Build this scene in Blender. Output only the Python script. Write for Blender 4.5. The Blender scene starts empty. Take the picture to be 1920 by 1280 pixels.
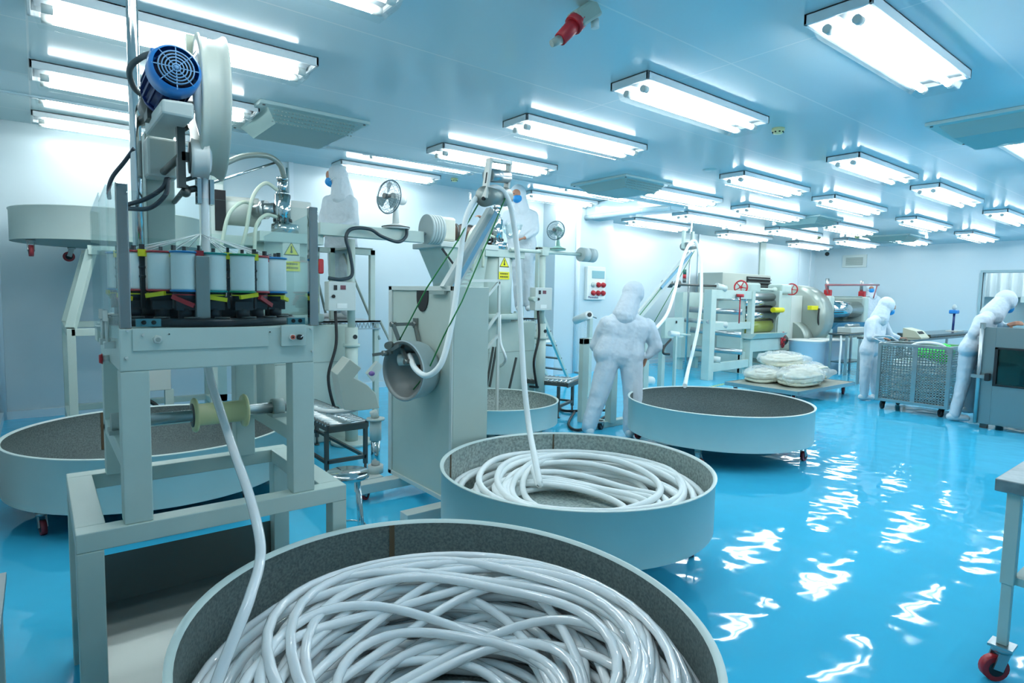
import bpy, bmesh, math, random
from mathutils import Vector, Matrix
S = bpy.context.scene
COL = S.collection
V = Vector
PI = math.pi
# ------------------------------------------------------------------ camera, world, exposure
FPX = 1121.4
YAW, PITCH, ROLL, CH = math.radians(38.37), math.radians(4.49), math.radians(1.125), 1.5
FWD = V((math.sin(YAW)*math.cos(PITCH), math.cos(YAW)*math.cos(PITCH), -math.sin(PITCH)))
R0 = V((math.cos(YAW), -math.sin(YAW), 0)); U0 = R0.cross(FWD)
RGT = R0*math.cos(ROLL)+U0*math.sin(ROLL); UP = U0*math.cos(ROLL)-R0*math.sin(ROLL)
CAM = V((0, 0, CH))
cd = bpy.data.cameras.new('camera'); cam = bpy.data.objects.new('camera', cd); COL.objects.link(cam)
cd.sensor_width = 36; cd.lens = 36*FPX/1920; cd.clip_start = 0.02; cd.clip_end = 200
M = Matrix((RGT, UP, -FWD)).transposed().to_4x4(); M.translation = CAM
cam.matrix_world = M
S.camera = cam
S.view_settings.view_transform = 'Standard'; S.view_settings.look = 'None'; S.view_settings.gamma = 1
S.view_settings.exposure = -0.52
S.view_settings.use_curve_mapping = False
w = bpy.data.worlds.new('world'); S.world = w; w.use_nodes = True
w.node_tree.nodes['Background'].inputs[0].default_value = (0.75, 0.9, 1, 1)
w.node_tree.nodes['Background'].inputs[1].default_value = 0.3
TUBE_STRENGTH = 45.0
S.cycles.max_bounces = 8; S.cycles.diffuse_bounces = 5; S.cycles.glossy_bounces = 4
S.cycles.transmission_bounces = 6; S.cycles.transparent_max_bounces = 10
S.cycles.caustics_reflective = False; S.cycles.caustics_refractive = False
S.cycles.sample_clamp_indirect = 3.0
S.cycles.use_denoising = True
# ------------------------------------------------------------------ measured positions (photo survey -> world)
def ray(x, y): return FWD + RGT*((x-960)/FPX) - UP*((y-640)/FPX)
def PZ(x, y, z=0.0):
    d = ray(x, y); return CAM + d*((z-CH)/d.z)
def PY(x, y, Y):
    d = ray(x, y); return CAM + d*(Y/d.y)
def PX(x, y, X):
    d = ray(x, y); return CAM + d*(X/d.x)
def PD(x, y, w): return CAM + ray(x, y)*w
# ------------------------------------------------------------------ materials
def srgb(r, g, b):
    f = lambda c: (c/255/12.92) if c/255 <= 0.04045 else ((c/255+0.055)/1.055)**2.4
    return (f(r), f(g), f(b), 1)
MATS = {}
def mat(name, col, rough=0.5, metal=0.0, spec=0.5, coat=0.0, trans=0.0, ior=1.45, noise=None, nscale=8, bump=0.0, bscale=30, emis=None, estr=0, alpha=1.0, sss=0, coatr=0.03):
    if name in MATS: return MATS[name]
    m = bpy.data.materials.new(name); m.use_nodes = True; nt = m.node_tree; b = nt.nodes['Principled BSDF']
    b.inputs['Base Color'].default_value = col
    b.inputs['Roughness'].default_value = rough; b.inputs['Metallic'].default_value = metal
    b.inputs['Specular IOR Level'].default_value = spec; b.inputs['Coat Weight'].default_value = coat
    b.inputs['Coat Roughness'].default_value = coatr
    b.inputs['Transmission Weight'].default_value = trans; b.inputs['IOR'].default_value = ior
    b.inputs['Alpha'].default_value = alpha
    if sss:
        b.inputs['Subsurface Weight'].default_value = sss; b.inputs['Subsurface Radius'].default_value = (0.02, 0.02, 0.02)
    if emis:
        b.inputs['Emission Color'].default_value = emis; b.inputs['Emission Strength'].default_value = estr
    tc = nt.nodes.new('ShaderNodeTexCoord')
    if noise:
        n = nt.nodes.new('ShaderNodeTexNoise'); n.inputs['Scale'].default_value = nscale; n.inputs['Detail'].default_value = 6
        nt.links.new(tc.outputs['Object'], n.inputs['Vector'])
        r = nt.nodes.new('ShaderNodeValToRGB'); r.color_ramp.elements[0].position = 0.35; r.color_ramp.elements[1].position = 0.65
        r.color_ramp.elements[0].color = noise; r.color_ramp.elements[1].color = col
        nt.links.new(n.outputs['Fac'], r.inputs['Fac']); nt.links.new(r.outputs['Color'], b.inputs['Base Color'])
    if bump:
        n2 = nt.nodes.new('ShaderNodeTexNoise'); n2.inputs['Scale'].default_value = bscale; n2.inputs['Detail'].default_value = 3
        nt.links.new(tc.outputs['Object'], n2.inputs['Vector'])
        bp_ = nt.nodes.new('ShaderNodeBump'); bp_.inputs['Strength'].default_value = bump; bp_.inputs['Distance'].default_value = 0.02
        nt.links.new(n2.outputs['Fac'], bp_.inputs['Height']); nt.links.new(bp_.outputs['Normal'], b.inputs['Normal'])
    MATS[name] = m; return m
PAINT = mat('machine_paint', srgb(190, 206, 198), 0.42, noise=srgb(182, 199, 191), nscale=3)
PAINTD = mat('machine_paint_dark', srgb(145, 160, 154), 0.45)
PALE = mat('pale_paint', srgb(200, 208, 203), 0.4)
TUBOUT = mat('tub_paint', srgb(200, 212, 206), 0.38, noise=srgb(193, 206, 200), nscale=2)
GALV = mat('galvanised', srgb(104, 116, 114), 0.6, metal=0.15, noise=srgb(76, 88, 87), nscale=110)
GALVL = mat('galvanised_light', srgb(166, 178, 172), 0.5, metal=0.2, noise=srgb(122, 134, 130), nscale=60)
RUST = mat('rust_seam', srgb(84, 70, 52), 0.8)
STEEL = mat('brushed_steel', srgb(175, 180, 180), 0.28, metal=0.9, bump=0.03, bscale=80)
CHROME = mat('chrome', srgb(215, 218, 218), 0.1, metal=1.0)
DSTEEL = mat('dark_steel', srgb(90, 92, 90), 0.4, metal=0.7)
STAIN = mat('stainless_sheet', srgb(96, 102, 102), 0.16, metal=0.95, bump=0.05, bscale=6)
BLACK = mat('black_rubber', srgb(24, 26, 28), 0.5)
DARK = mat('dark_void', srgb(16, 18, 22), 0.7)
WHITE = mat('white_plastic', srgb(228, 232, 228), 0.35)
CREAM = mat('cream_plastic', srgb(214, 212, 160), 0.35)
HDPE = mat('hdpe', srgb(222, 225, 208), 0.35, sss=0.2)
RED = mat('red_paint', srgb(168, 34, 42), 0.4)
REDP = mat('red_rubber', srgb(150, 50, 58), 0.45)
BLUE = mat('motor_blue', srgb(30, 125, 200), 0.35, coat=0.3)
DBLUE = mat('dark_blue', srgb(22, 44, 100), 0.4)
GREEN = mat('green_belt', srgb(16, 110, 52), 0.5)
GREENB = mat('green_plastic', srgb(40, 200, 60), 0.4)
YELLOW = mat('yellow_plastic', srgb(222, 210, 30), 0.45)
SIGNY = mat('sign_yellow', srgb(240, 226, 40), 0.5)
BLUEPAN = mat('blue_strip', srgb(110, 160, 185), 0.4)
TEAL = mat('teal_plastic', srgb(40, 150, 150), 0.4)
PGREEN = mat('pale_green_plastic', srgb(160, 205, 190), 0.35)
GLASS = None
def glassmat(name, tint=(0.93, 0.98, 0.98, 1), rough=0.02, f=0.22):
    m = bpy.data.materials.new(name); m.use_nodes = True; nt = m.node_tree; nt.nodes.clear()
    o = nt.nodes.new('ShaderNodeOutputMaterial'); t = nt.nodes.new('ShaderNodeBsdfTransparent'); g = nt.nodes.new('ShaderNodeBsdfGlossy')
    mx = nt.nodes.new('ShaderNodeMixShader'); lw = nt.nodes.new('ShaderNodeLayerWeight'); lw.inputs['Blend'].default_value = f
    mt = nt.nodes.new('ShaderNodeMath'); mt.operation = 'MULTIPLY'; mt.inputs[1].default_value = 0.45
    t.inputs[0].default_value = tint; g.inputs['Roughness'].default_value = rough; g.inputs[0].default_value = (0.9, 0.95, 0.95, 1)
    nt.links.new(lw.outputs['Fresnel'], mt.inputs[0]); nt.links.new(mt.outputs[0], mx.inputs[0]); nt.links.new(t.outputs[0], mx.inputs[1]); nt.links.new(g.outputs[0], mx.inputs[2])
    nt.links.new(mx.outputs[0], o.inputs[0]); MATS[name] = m; return m
GLASS = glassmat('acrylic_sheet', (0.94, 0.98, 0.98, 1))
COVER = glassmat('clear_cover', (0.96, 0.98, 0.98, 1), 0.05, 0.15)
OVGLASS = glassmat('oven_glass', (0.62, 0.85, 0.85, 1), 0.03, 0.35)
def film(name, col, a):
    return mat(name, col, 0.25, alpha=a, spec=0.6, bump=0.5, bscale=12)
FILM = film('clear_film', srgb(225, 240, 245), 0.35)
BAG = film('bag_film', srgb(244, 248, 246), 0.36)
SUIT = mat('coverall_fabric', srgb(208, 217, 224), 0.6, bump=0.5, bscale=10)
SUIT2 = mat('coverall_check', srgb(205, 216, 222), 0.6, bump=0.7, bscale=14)
SKIN = mat('skin', srgb(178, 128, 104), 0.5, sss=0.05)
MASK = mat('blue_mask', srgb(40, 140, 205), 0.6, bump=0.1, bscale=40)
SHOE = mat('white_shoe', srgb(225, 230, 232), 0.45)
HOSEC = mat('clear_hose', srgb(250, 253, 253), 0.12, trans=0.0, ior=1.42, spec=0.6, sss=1.0, coat=.8)
HOSEW = mat('white_braided_hose', srgb(246, 250, 248), 0.5, bump=0.1, bscale=120)
THREAD = mat('white_thread', srgb(246, 250, 248), 0.7)
RUBCOIL = mat('rubber_hose_coil', srgb(226, 226, 205), 0.4)
EMTUBE = mat('lamp_tube', (1, 1, 1, 1), 0.5, emis=(0.93, 0.985, 1.0, 1), estr=TUBE_STRENGTH)
REFL = mat('lamp_reflector', srgb(176, 186, 190), 0.3)
LAMPBODY = mat('lamp_body', srgb(222, 230, 232), 0.35)
BINPL = mat('bin_plastic', srgb(222, 238, 248), 0.3)
AQUA = mat('aqua_cabinet', srgb(150, 190, 190), 0.4)
VENTM = mat('vent_paint', srgb(186, 205, 202), 0.5)
# room surfaces
def roommat(name, col, rough, coat=0, bump=0, bscale=3, seam=None, sw=1.2, sh=3.6, spec=0.5, bdist=0.05):
    m = mat(name, col, rough, coat=coat, spec=spec)
    nt = m.node_tree; b = nt.nodes['Principled BSDF']
    tc = [n for n in nt.nodes if n.type == 'TEX_COORD'][0]
    if seam:
        br = nt.nodes.new('ShaderNodeTexBrick'); br.offset = 0; br.inputs['Scale'].default_value = 1
        br.inputs['Brick Width'].default_value = sw; br.inputs['Row Height'].default_value = sh
        br.inputs['Mortar Size'].default_value = 0.006; br.inputs['Mortar Smooth'].default_value = 0
        br.inputs['Color1'].default_value = col; br.inputs['Color2'].default_value = col; br.inputs['Mortar'].default_value = seam
        nt.links.new(tc.outputs['Object'], br.inputs['Vector']); nt.links.new(br.outputs['Color'], b.inputs['Base Color'])
    if bump:
        n = nt.nodes.new('ShaderNodeTexNoise'); n.inputs['Scale'].default_value = bscale; n.inputs['Detail'].default_value = 1.0
        nt.links.new(tc.outputs['Object'], n.inputs['Vector'])
        bb = nt.nodes.new('ShaderNodeBump'); bb.inputs['Strength'].default_value = bump; bb.inputs['Distance'].default_value = bdist
        nt.links.new(n.outputs['Fac'], bb.inputs['Height']); nt.links.new(bb.outputs['Normal'], b.inputs['Normal'])
        if coat: nt.links.new(bb.outputs['Normal'], b.inputs['Coat Normal'])
    return m
FLOORM = roommat('blue_epoxy_floor', srgb(68, 190, 228), 0.05, coat=0.0, bump=0.28, bscale=4.5, bdist=0.02)
CEILM = roommat('ceiling_panel', srgb(208, 230, 236), 0.16, coat=0.0, spec=0.7, seam=srgb(236, 244, 246), sw=3.6, sh=1.15, bump=0.06, bscale=1.3)
WALLM = roommat('wall_panel', srgb(196, 211, 216), 0.3, spec=0.45, bump=0.04, bscale=1.5)
TRIMM = mat('wall_trim', srgb(212, 224, 230), 0.2, spec=0.7)
# ------------------------------------------------------------------ mesh builder
class MB:
    def __init__(s): s.v = []; s.f = []; s.mi = []; s.sm = []; s.m = 0
    def add(s, vs, fs, smooth=False):
        n = len(s.v); s.v += [tuple(v) for v in vs]
        for f in fs: s.f.append([n+i for i in f]); s.mi.append(s.m); s.sm.append(smooth)
        return s
    def box(s, a, b):
        x0, y0, z0 = [min(a[i], b[i]) for i in range(3)]; x1, y1, z1 = [max(a[i], b[i]) for i in range(3)]
        return s.add([(x0,y0,z0),(x1,y0,z0),(x1,y1,z0),(x0,y1,z0),(x0,y0,z1),(x1,y0,z1),(x1,y1,z1),(x0,y1,z1)],
                     [(0,3,2,1),(4,5,6,7),(0,1,5,4),(1,2,6,5),(2,3,7,6),(3,0,4,7)])
    def beam(s, p, q, wd, ht, upv=None):
        p = V(p); q = V(q); d = (q-p).normalized(); u = V(upv) if upv else (V((0,0,1)) if abs(d.z) < .95 else V((0,1,0)))
        r = d.cross(u).normalized(); u = r.cross(d).normalized(); c = []
        for e in (p, q):
            for a, b in ((-1,-1),(1,-1),(1,1),(-1,1)): c.append(e+r*(a*wd/2)+u*(b*ht/2))
        return s.add(c, [(0,1,2,3),(4,7,6,5),(0,4,5,1),(1,5,6,2),(2,6,7,3),(3,7,4,0)])
    def cyl(s, p, q, r0, r1=None, n=16, cap=True):
        r1 = r0 if r1 is None else r1; p = V(p); q = V(q); d = (q-p).normalized()
        a = d.orthogonal().normalized(); b = d.cross(a); vs = []
        for e, r in ((p, r0), (q, r1)):
            for i in range(n):
                t = 2*PI*i/n; vs.append(e+a*(r*math.cos(t))+b*(r*math.sin(t)))
        s.add(vs, [(i, (i+1) % n, n+(i+1) % n, n+i) for i in range(n)], True)
        if cap:
            k = len(s.v)-2*n
            s.f += [[k+i for i in range(n)][::-1], [k+n+i for i in range(n)]]; s.mi += [s.m]*2; s.sm += [False]*2
        return s
    def tube(s, path, r, n=8, cap=True, closed=False):
        P = [V(p) for p in path]; N = len(P); vs = []; a = None
        for i in range(N):
            d = (P[(i+1) % N if closed else min(i+1, N-1)]-P[(i-1) % N if closed else max(i-1, 0)])
            if d.length < 1e-9: d = V((0,0,1))
            d.normalize()
            if a is None: a = d.orthogonal().normalized()
            a = (a-d*a.dot(d)); a = a.normalized() if a.length > 1e-6 else d.orthogonal().normalized()
            b = d.cross(a); rr = r[i] if isinstance(r, (list, tuple)) else r
            for k in range(n):
                t = 2*PI*k/n; vs.append(P[i]+a*(rr*math.cos(t))+b*(rr*math.sin(t)))
        fs = [(i*n+k, i*n+(k+1) % n, (i+1)*n+(k+1) % n, (i+1)*n+k) for i in range(N-1) for k in range(n)]
        s.add(vs, fs, True)
        if cap and not closed:
            b0 = len(s.v)-N*n
            s.f += [[b0+i for i in range(n)][::-1], [b0+(N-1)*n+i for i in range(n)]]; s.mi += [s.m]*2; s.sm += [False]*2
        return s
    def lathe(s, prof, o=(0,0,0), axis=(0,0,1), n=32, rf=None):
        o = V(o); d = V(axis).normalized(); a = d.orthogonal().normalized() if abs(d.z) < .99 else V((1,0,0)); b = d.cross(a); vs = []
        for r, h in prof:
            for k in range(n):
                t = 2*PI*k/n; q = r*(rf(t) if rf else 1); vs.append(o+d*h+a*(q*math.cos(t))+b*(q*math.sin(t)))
        return s.add(vs, [(i*n+k, i*n+(k+1) % n, (i+1)*n+(k+1) % n, (i+1)*n+k) for i in range(len(prof)-1) for k in range(n)], True)
    def ball(s, c, r, sc=(1,1,1), n=16):
        c = V(c); vs = []; h = n//2
        for i in range(h+1):
            ph = PI*i/h
            for k in range(n):
                t = 2*PI*k/n; vs.append(c+V((r*sc[0]*math.sin(ph)*math.cos(t), r*sc[1]*math.sin(ph)*math.sin(t), r*sc[2]*math.cos(ph))))
        return s.add(vs, [(i*n+k, (i+1)*n+k, (i+1)*n+(k+1) % n, i*n+(k+1) % n) for i in range(h) for k in range(n)], True)
    def prism(s, pts, off):
        n = len(pts); P = [V(p) for p in pts]; off = V(off)
        return s.add(P+[p+off for p in P], [list(range(n))[::-1], list(range(n, 2*n))]+[(i, (i+1) % n, n+(i+1) % n, n+i) for i in range(n)])
    def rect(s, x0, y0, x1, y1, Y, dep):      # box whose front lies in the plane y=Y, survey corners
        mx, my = (x0+x1)/2, (y0+y1)/2
        return s.box((PY(x0, my, Y).x, Y, PY(mx, y1, Y).z), (PY(x1, my, Y).x, Y+dep, PY(mx, y0, Y).z))
    def build(s, name, m, parent=None, bevel=0, mods=None):
        me = bpy.data.meshes.new(name); me.from_pydata(s.v, [], s.f)
        ms = m if isinstance(m, (list, tuple)) else [m]
        for k in ms: me.materials.append(k)
        me.polygons.foreach_set('material_index', [min(i, len(ms)-1) for i in s.mi]); me.polygons.foreach_set('use_smooth', s.sm)
        me.update()
        bm = bmesh.new(); bm.from_mesh(me); bmesh.ops.recalc_face_normals(bm, faces=bm.faces); bm.to_mesh(me); bm.free()
        o = bpy.data.objects.new(name, me); COL.objects.link(o)
        if parent:
            o.parent = parent; q = parent; off = V((0,0,0))
            while q: off += q.location; q = q.parent
            o.location = -off
        if bevel:
            b = o.modifiers.new('bevel', 'BEVEL'); b.width = bevel; b.segments = 2; b.limit_method = 'ANGLE'
        return o
def tag(o, label=None, cat=None, group=None, kind=None):
    if label: o['label'] = label
    if cat: o['category'] = cat
    if group: o['group'] = group
    if kind: o['kind'] = kind
    return o
def thing(name, label, cat, loc=(0,0,0), group=None):
    o = bpy.data.objects.new(name, None); COL.objects.link(o); o.location = loc; o.empty_display_size = 0.1
    return tag(o, label, cat, group)
def lab(o, l): o['label'] = l; return o
def kids(o): return [c for c in bpy.data.objects if c.parent == o]
def copy_tree(o, parent=None):
    c = o.copy(); COL.objects.link(c)
    if parent: c.parent = parent
    for ch in kids(o): copy_tree(ch, c)
    return c
def catmull(pts, n=8):
    P = [V(p) for p in pts]; P = [P[0]*2-P[1]]+P+[P[-1]*2-P[-2]]; out = []
    for i in range(1, len(P)-2):
        for k in range(n):
            t = k/n; a, b, c, d = P[i-1:i+3]
            out.append(0.5*((2*b)+(c-a)*t+(2*a-5*b+4*c-d)*t*t+(3*b-a-3*c+d)*t**3))
    out.append(P[-2]); return out
def structure(name, mb, m, parent=None):
    o = mb.build(name, m, parent); o['kind'] = 'structure'; return o
# ------------------------------------------------------------------ room shell
XL, XR, YB, YN, ZC, ZR = -0.38, 18.5, 8.65, -3.2, 3.03, 3.28
EY, EX = 6.34, 8.42
structure('floor', MB().box((XL-.3, YN-.3, -0.2), (XR+4, YB+.3, 0)), FLOORM)
cm = MB().box((XL-.3, YN-.3, ZC), (XR+.3, EY, ZC+.35)).box((EX, EY, ZC), (XR+.3, YB+.3, ZC+.35))
structure('ceiling', cm, CEILM)
structure('ceiling_raised', MB().box((XL-.3, EY, ZR), (EX, YB+.3, ZR+.1)), CEILM)
structure('wall_back', MB().box((XL-.3, YB, 0), (XR+.3, YB+.25, 3.4)), WALLM)
structure('wall_left', MB().box((XL-.25, YN-.3, 0), (XL, YB, 3.4)), WALLM)
structure('wall_near', MB().box((XL, YN-.25, 0), (XR+.3, YN, 3.2)), WALLM)
WY0, WY1, WZ0, WZ1 = 0.6, 4.5, 0.98, 2.27
wr = MB()
wr.box((XR, WY1, 0), (XR+.25, YB, 3.2)); wr.box((XR, YN, 0), (XR+.25, WY0, 3.2))
wr.box((XR, WY0, 0), (XR+.25, WY1, WZ0)); wr.box((XR, WY0, WZ1), (XR+.25, WY1, 3.2))
structure('wall_right', wr, WALLM)
# window into the next room
wf = MB()
for a, b in (((XR-.03, WY0-.05, WZ0-.06), (XR+.06, WY1+.05, WZ0)), ((XR-.03, WY0-.05, WZ1), (XR+.06, WY1+.05, WZ1+.06)),
             ((XR-.03, WY1, WZ0), (XR+.06, WY1+.06, WZ1)), ((XR-.03, WY0-.06, WZ0), (XR+.06, WY0, WZ1)), ((XR-.02, 2.5, WZ0), (XR+.05, 2.56, WZ1))): wf.box(a, b)
win = structure('window_1', wf, mat('window_frame', srgb(150, 175, 180), 0.4))
structure('window_pane', MB().box((XR+.10, WY0, WZ0), (XR+.11, WY1, WZ1)), GLASS, win)
nr = MB().box((XR+3.2, WY0-1.5, 0), (XR+3.3, WY1+2, 3.2)).box((XR+.25, WY1+2, 0), (XR+3.3, WY1+2.1, 3.2)).box((XR+.25, WY0-1.6, 0), (XR+3.3, WY0-1.5, 3.2)).box((XR+.25, WY0-1.6, 3.0), (XR+3.3, WY1+2.1, 3.1))
structure('wall_beyond_window', nr, WALLM)
cu = MB(); rnd = random.Random(4)
pts = []; n = 160
for i in range(n+1):
    y = 0.2+i*(5.6/n); pts.append((XR+2.95+0.05*math.sin(i*0.9)+0.02*math.sin(i*.37), y))
for i in range(n):
    a, b = pts[i], pts[i+1]; cu.add([(a[0], a[1], 1.7), (b[0], b[1], 1.7), (b[0], b[1], 2.95), (a[0], a[1], 2.95)], [(0,1,2,3)], True)
tag(cu.build('curtain', mat('curtain_cloth', srgb(232, 236, 238), 0.8)), 'white pleated curtain hanging in the room beyond the window', 'curtain')
sh = thing('wall_shelf', 'white cupboard row seen through the window below the curtain', 'cupboard', (XR+2.6, 3.0, 0))
MB().box((XR+2.3, 0.4, 1.55), (XR+2.9, 4.2, 1.72)).build('worktop', WHITE, sh); MB().box((XR+2.35, .5, 0.3), (XR+2.9, 4.1, 1.54)).build('cupboard_body', PALE, sh)
nt_ = MB(); 
nb = thing('notice_board', 'white wall notice with dark printed rows just inside the window', 'notice', (XR+.6, 4.6, 1.6))
MB().box((XR+1.0, 4.75, 1.2), (XR+1.05, 5.35, 2.0)).build('sheet', WHITE, nb)
m_ = MB()
for i, (y0, y1) in enumerate(((4.80, 5.25), (4.9, 5.0), (4.85, 5.1), (4.78, 5.2), (4.85, 5.3))): m_.box((XR+.99, y0, 1.90-i*.14), (XR+.998, y1, 1.94-i*.14))
m_.build('printed_rows', DSTEEL, nb)
# trims: skirting coves, corner coves, panel joints
tr = MB().box((XL, YB-.035, 0), (XR, YB, 0.09)); structure('baseboard_back', tr, TRIMM)
structure('baseboard_left', MB().box((XL, YN, 0), (XL+.035, YB, 0.09)), TRIMM)
structure('baseboard_right', MB().box((XR-.035, YN, 0), (XR, YB, 0.09)), TRIMM)
structure('trim_1', MB().cyl((XL+.02, YB-.02, 0), (XL+.02, YB-.02, ZR), 0.045), TRIMM)
# pier on the back wall with its ducts
PXA = PY(1060, 450, 8.3).x; PXB = PY(1149, 450, 8.3).x
structure('wall_pier', MB().box((PXA-.25, 8.3, 0), (PXB, YB, ZC+.25)), WALLM)
structure('trim_2', MB().box((EX-.09, EY-.02, ZC-.06), (EX+.28, 8.32, ZC+.24)).cyl((EX-.09, EY, ZC-.03), (EX-.09, 8.3, ZC-.03), .05), CEILM)
pm = MB(); xx = PY(1083, 450, 8.3).x; pm.cyl((xx, 8.28, 0), (xx, 8.28, ZC+.2), .05); xx = PY(1049, 450, 8.5).x; pm.cyl((xx, 8.6, 0), (xx, 8.6, ZR), .03)
structure('trim_3', pm, TRIMM)
k = 4
for px_, y_ in ((410, YB), (845*.0+547, YB), (1430, YB), (1521, YB), (1500, YB), (1310, YB)):
    x = PY(px_, 480, y_-.02).x; wdt = .07 if px_ in (410,) else (.14 if px_ == 1430 else .03)
    structure('trim_%d' % k, MB().box((x-wdt, y_-.035, 0), (x+wdt, y_, ZR if x < 8 else ZC)), PAINT if px_ in (1430, 410) else TRIMM); k += 1
# edge strip of the lower ceiling where it meets the raised part
structure('trim_%d' % k, MB().box((XL, EY-.01, ZC-.012), (EX, EY+.02, ZC+.25)), mat('ceiling_edge', srgb(190, 212, 218), .4))
# air inlet on right wall
iv = thing('wall_vent', 'small framed grey air grille high on the far right wall', 'vent', (XR, 7.5, 2.65))
MB().box((XR-.03, 7.2, 2.47), (XR, 7.85, 2.83)).build('frame', PALE, iv)
g_ = MB()
for i in range(7): g_.box((XR-.045, 7.3, 2.54+i*.032), (XR-.03, 7.75, 2.556+i*.032))
g_.build('grille', PAINTD, iv)
# ------------------------------------------------------------------ ceiling lamps
def make_lamp(L):
    t = thing('ceiling_lamp', None, None)
    W, H = .34, .058
    b = MB(); b.box((0, 0, -H), (L, .018, 0)).box((0, W-.018, -H), (L, W, 0)).box((0, 0, -H), (.018, W, 0)).box((L-.018, 0, -H), (L, W, 0)).box((0, 0, -.012), (L, W, 0))
    b.build('housing', LAMPBODY, t, bevel=.003)
    r = MB(); r.box((.02, .02, -.03), (L-.02, W-.02, -.014))
    r.prism([(.03, W/2-.035, -.03), (.03, W/2+.035, -.03), (.03, W/2, -.055)], (L-.06, 0, 0)); r.build('reflector', REFL, t)
    for y in (.095, W-.095):
        MB().cyl((.11, y, -.086), (L-.11, y, -.086), .021, n=10).build('tube', EMTUBE, t)
        MB().cyl((.06, y, -.086), (.11, y, -.086), .024, n=10).build('lamp_holder', WHITE, t); MB().cyl((L-.11, y, -.086), (L-.06, y, -.086), .024, n=10).build('lamp_holder', WHITE, t)
    c = MB(); x0, x1, y0, y1 = .03, L-.03, .025, W-.025
    c.add([(x0, y0, -.058), (x1, y0, -.058), (x1, y1, -.058), (x0, y1, -.058), (x0+.02, y0+.03, -.13), (x1-.02, y0+.03, -.13), (x1-.02, y1-.03, -.13), (x0+.02, y1-.03, -.13)],
          [(4,5,6,7), (0,1,5,4), (1,2,6,5), (2,3,7,6), (3,0,4,7)])
    c.build('clear_cover', COVER, t)
    return t
ROWN = {-1.1: 'second row behind', .2: 'row', 1.33: 'nearest row in view', 2.72: 'second row', 4.0: 'third row', 5.33: 'fourth row', 6.5: 'fifth row', 7.75: 'far row by the back wall'}
COLN = ['above the braiding machine', 'above the two round tubs', 'above the standing worker', 'above the roller machine', 'above the perforated trolley', 'nearest the far right wall']
protoL = {}
def put_lamp(x, y, z, L, label):
    key = round(L, 2)
    if key not in protoL: protoL[key] = o = make_lamp(L)
    else: o = copy_tree(protoL[key])
    o.location = (x, y, z); tag(o, label, 'ceiling lamp', 'twin tube ceiling lamps')
XS = [(0.0, 1.5), (3.28, 1.58), (6.65, 1.65), (9.05, 1.9), (12.25, 1.95), (15.5, 2.0)]
for ri, y in enumerate((-1.1, .2, 1.33, 2.72, 4.0, 5.33)):
    for ci, (x, L) in enumerate(XS):
        if y < 0.5 and ci in (0,): continue
        where = ['row behind the photographer', 'row just overhead', 'row nearest in view', 'second row', 'third row', 'fourth row'][ri]
        put_lamp(x, y, ZC, L, 'twin tube ceiling lamp of the %s, %s' % (where, COLN[ci]))
for ci in (3, 4, 5):
    x, L = XS[ci]
    put_lamp(x, 6.5, ZC, L, 'twin tube ceiling lamp of the fifth row, %s' % COLN[ci]); put_lamp(x, 7.7, ZC, L, 'twin tube ceiling lamp along the back wall, %s' % COLN[ci])
for ci in (0, 1, 2):
    x, L = XS[ci]
    put_lamp(x, 6.92, ZR, L, 'twin tube lamp half hidden by the ceiling step, %s' % COLN[ci]); put_lamp(x, 7.95, ZR, L, 'twin tube lamp on the raised ceiling by the wall, %s' % COLN[ci])
# ------------------------------------------------------------------ ceiling cassettes, detectors, socket
def make_vent():
    t = thing('ceiling_cassette', None, None)
    MB().box((0, 0, -.03), (.95, 1.0, 0)).build('frame', VENTM, t, bevel=.006)
    b = MB(); b.add([(.08,.08,-.03),(.87,.08,-.03),(.87,.92,-.03),(.08,.92,-.03),(.17,.17,-.13),(.78,.17,-.13),(.78,.83,-.13),(.17,.83,-.13)], [(4,5,6,7),(0,1,5,4),(1,2,6,5),(2,3,7,6),(3,0,4,7)])
    b.build('diffuser', mat('diffuser_paint', srgb(150, 178, 176), .5), t)
    s = MB()
    for i in range(24):
        for j in range(4):
            x = .13+i*.03; s.box((x, .075+j*.022, -.055-j*.025), (x+.014, .082+j*.022, -.045-j*.025))
    s.build('perforation', PAINTD, t)['kind'] = 'stuff'
    for x in (.04, .91):
        for y in (.04, .96): MB().cyl((x, y, -.036), (x, y, -.03), .012, n=8).build('screw', DSTEEL, t)
    return t
vp = make_vent()
for i, (x, y, l) in enumerate(((1.45, 5.15, 'behind the white wheel'), (5.8, 5.1, 'above the back-turned worker'), (6.0, .95, 'cut by the right edge of the picture'),
                               (11.0, 5.1, 'above the roller machine'), (15.3, 5.1, 'nearest the far right wall'))):
    o = vp if i == 0 else copy_tree(vp); o.location = (x, y, ZC); tag(o, 'grey-green square ceiling air cassette, %s' % l, 'air vent', 'ceiling air cassettes')
def detector(x, y, z, l):
    t = thing('smoke_detector', l, 'smoke detector', (x, y, z), 'smoke detectors')
    MB().lathe([(0.0, 0), (.055, 0), (.055, -.02), (.045, -.03), (.04, -.045), (0, -.05)], (x, y, z)).build('detector_head', CREAM, t)
    m = MB()
    for k in range(8): a = k*PI/4; m.box((x+.043*math.cos(a)-.006, y+.043*math.sin(a)-.006, z-.04), (x+.043*math.cos(a)+.006, y+.043*math.sin(a)+.006, z-.03))
    m.build('vent_slot', DARK, t)
for q, z, l in (((1459, 245), ZC, 'cream smoke detector on the ceiling between the two nearest lamps'), ((852, 337), ZR, 'cream smoke detector on the raised ceiling by the pulley arm'),
                ((1534, 446), ZC, 'small smoke detector near the far left ceiling corner'), ((1607, 445), ZC, 'small smoke detector beside the farthest ceiling cassette')):
    p = PZ(q[0], q[1], z-.02); detector(p.x, p.y, z, l)
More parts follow.
